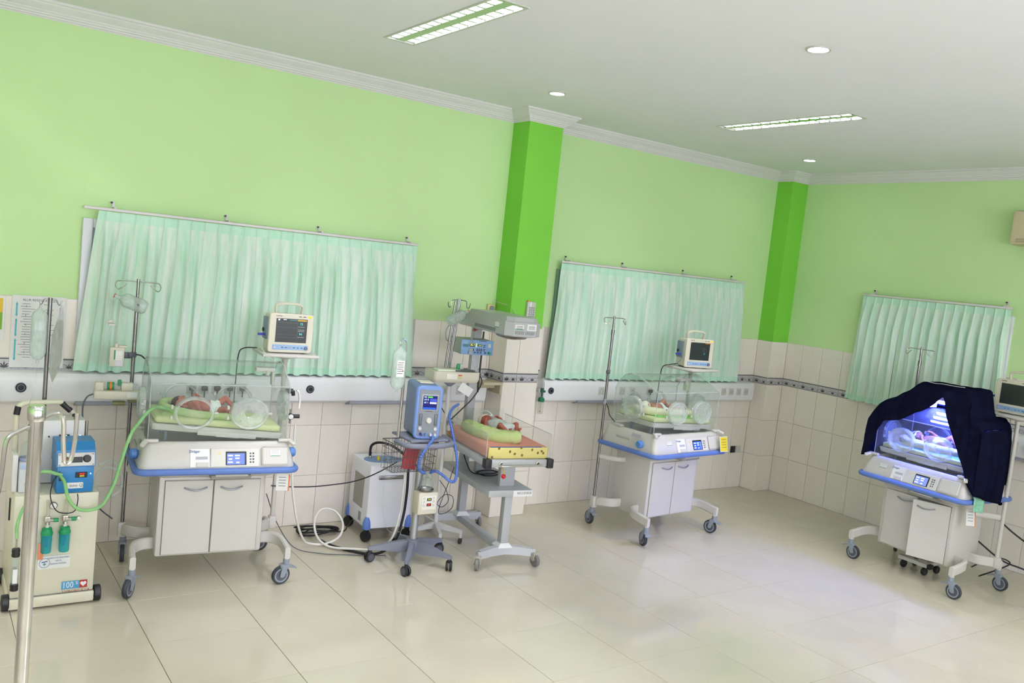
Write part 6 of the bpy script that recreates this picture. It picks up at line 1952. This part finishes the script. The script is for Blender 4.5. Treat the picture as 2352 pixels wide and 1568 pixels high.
cable('cable', 'black cable from the middle IV pole clamp down into the incubator', [tuple(Q2 @ Vector(q)) for q in ((-.475, .28, 1.10), (-.45, .27, 1.05), (-.435, .265, 1.0), (-.43, .2, .95))], .004, CABLE)
cable('cable', 'black power cable running along the right wall behind the draped incubator', [(6.45, -1.18, .55), (6.5, -1.28, .45), (6.6, -1.45, .33), (6.7, -1.65, .22), (6.78, -1.8, .16)], .007, CABLE)
cable('cable', 'black cable twisting over the floor behind the right rear caster', [(6.2, -.95, .40), (6.3, -1.1, .34), (6.42, -1.28, .2), (6.5, -1.42, .16), (6.6, -1.55, .12), (6.68, -1.75, .02), (6.72, -1.95, .008)], .007, CABLE)
cable('cable', 'black cable loop crossing the foot of the draped incubator pole', [(6.3, -1.12, .09), (6.38, -1.2, .17), (6.46, -1.27, .2), (6.5, -1.33, .17), (6.4, -1.28, .11), (6.32, -1.18, .03)], .006, CABLE)
cable('iv_line', 'thin clear line from the full bag down to the cream cart', [(-.488, 1.112, 1.332), (-.495, 1.1, 1.2), (-.525, 1.06, 1.08), (-.535, 1.0, .99), (-.535, .96, .9)], .002, CLEAR2, 'tube')
cable('iv_line', 'thin clear line hanging from the labelled bag beside the ventilator', [(VX - .272, VY - .05, 1.252), (VX - .275, VY - .05, 1.1), (VX - .285, VY - .05, .85), (VX - .30, VY - .05, .6), (VX - .29, VY - .05, .4), (VX - .24, VY - .06, .27), (VX - .16, VY - .08, .26)], .002, CLEAR2, 'tube')
cable('cable', 'tangle of thin black sensor leads beside the cream humidifier', [(2.05, .60, .62), (2.10, .58, .55), (2.12, .57, .47), (2.07, .565, .43), (2.03, .57, .46), (2.08, .56, .52), (2.15, .56, .50), (2.16, .57, .42), (2.10, .57, .38), (2.05, .575, .40), (2.1, .56, .6), (2.14, .565, .72)], .0025, CABLE)
cable('cable', 'thin white wire running from the wall socket down behind the heater head', [(3.075, 1.665, 1.86), (3.08, 1.66, 1.90), (3.085, 1.66, 1.88), (3.11, 1.5, 1.86), (3.14, 1.44, 1.82), (3.16, 1.44, 1.72)], .0025, WHITE)

cable('hose', 'loosely coiled clear hose hanging behind the right side of the cream cart', [(-.17, .80, .78), (-.10, .82, .80), (-.04, .84, .72), (-.03, .85, .62), (-.09, .85, .57), (-.16, .84, .60), (-.18, .83, .69), (-.13, .82, .76), (-.06, .82, .74)], .009, CLEAR2, 'hose')
hc = tb('hose_connector', 'black elbow connector on the right end of the left incubator hood', 'connector', Q1 @ T(.50, .12, 1.19))
B().cyl((-.02, 0, 0), (.03, 0, .0), .017, n=14).cyl((.03, 0, .004), (.036, 0, -.03), .013, n=12).done('elbow', BLACK, hc)
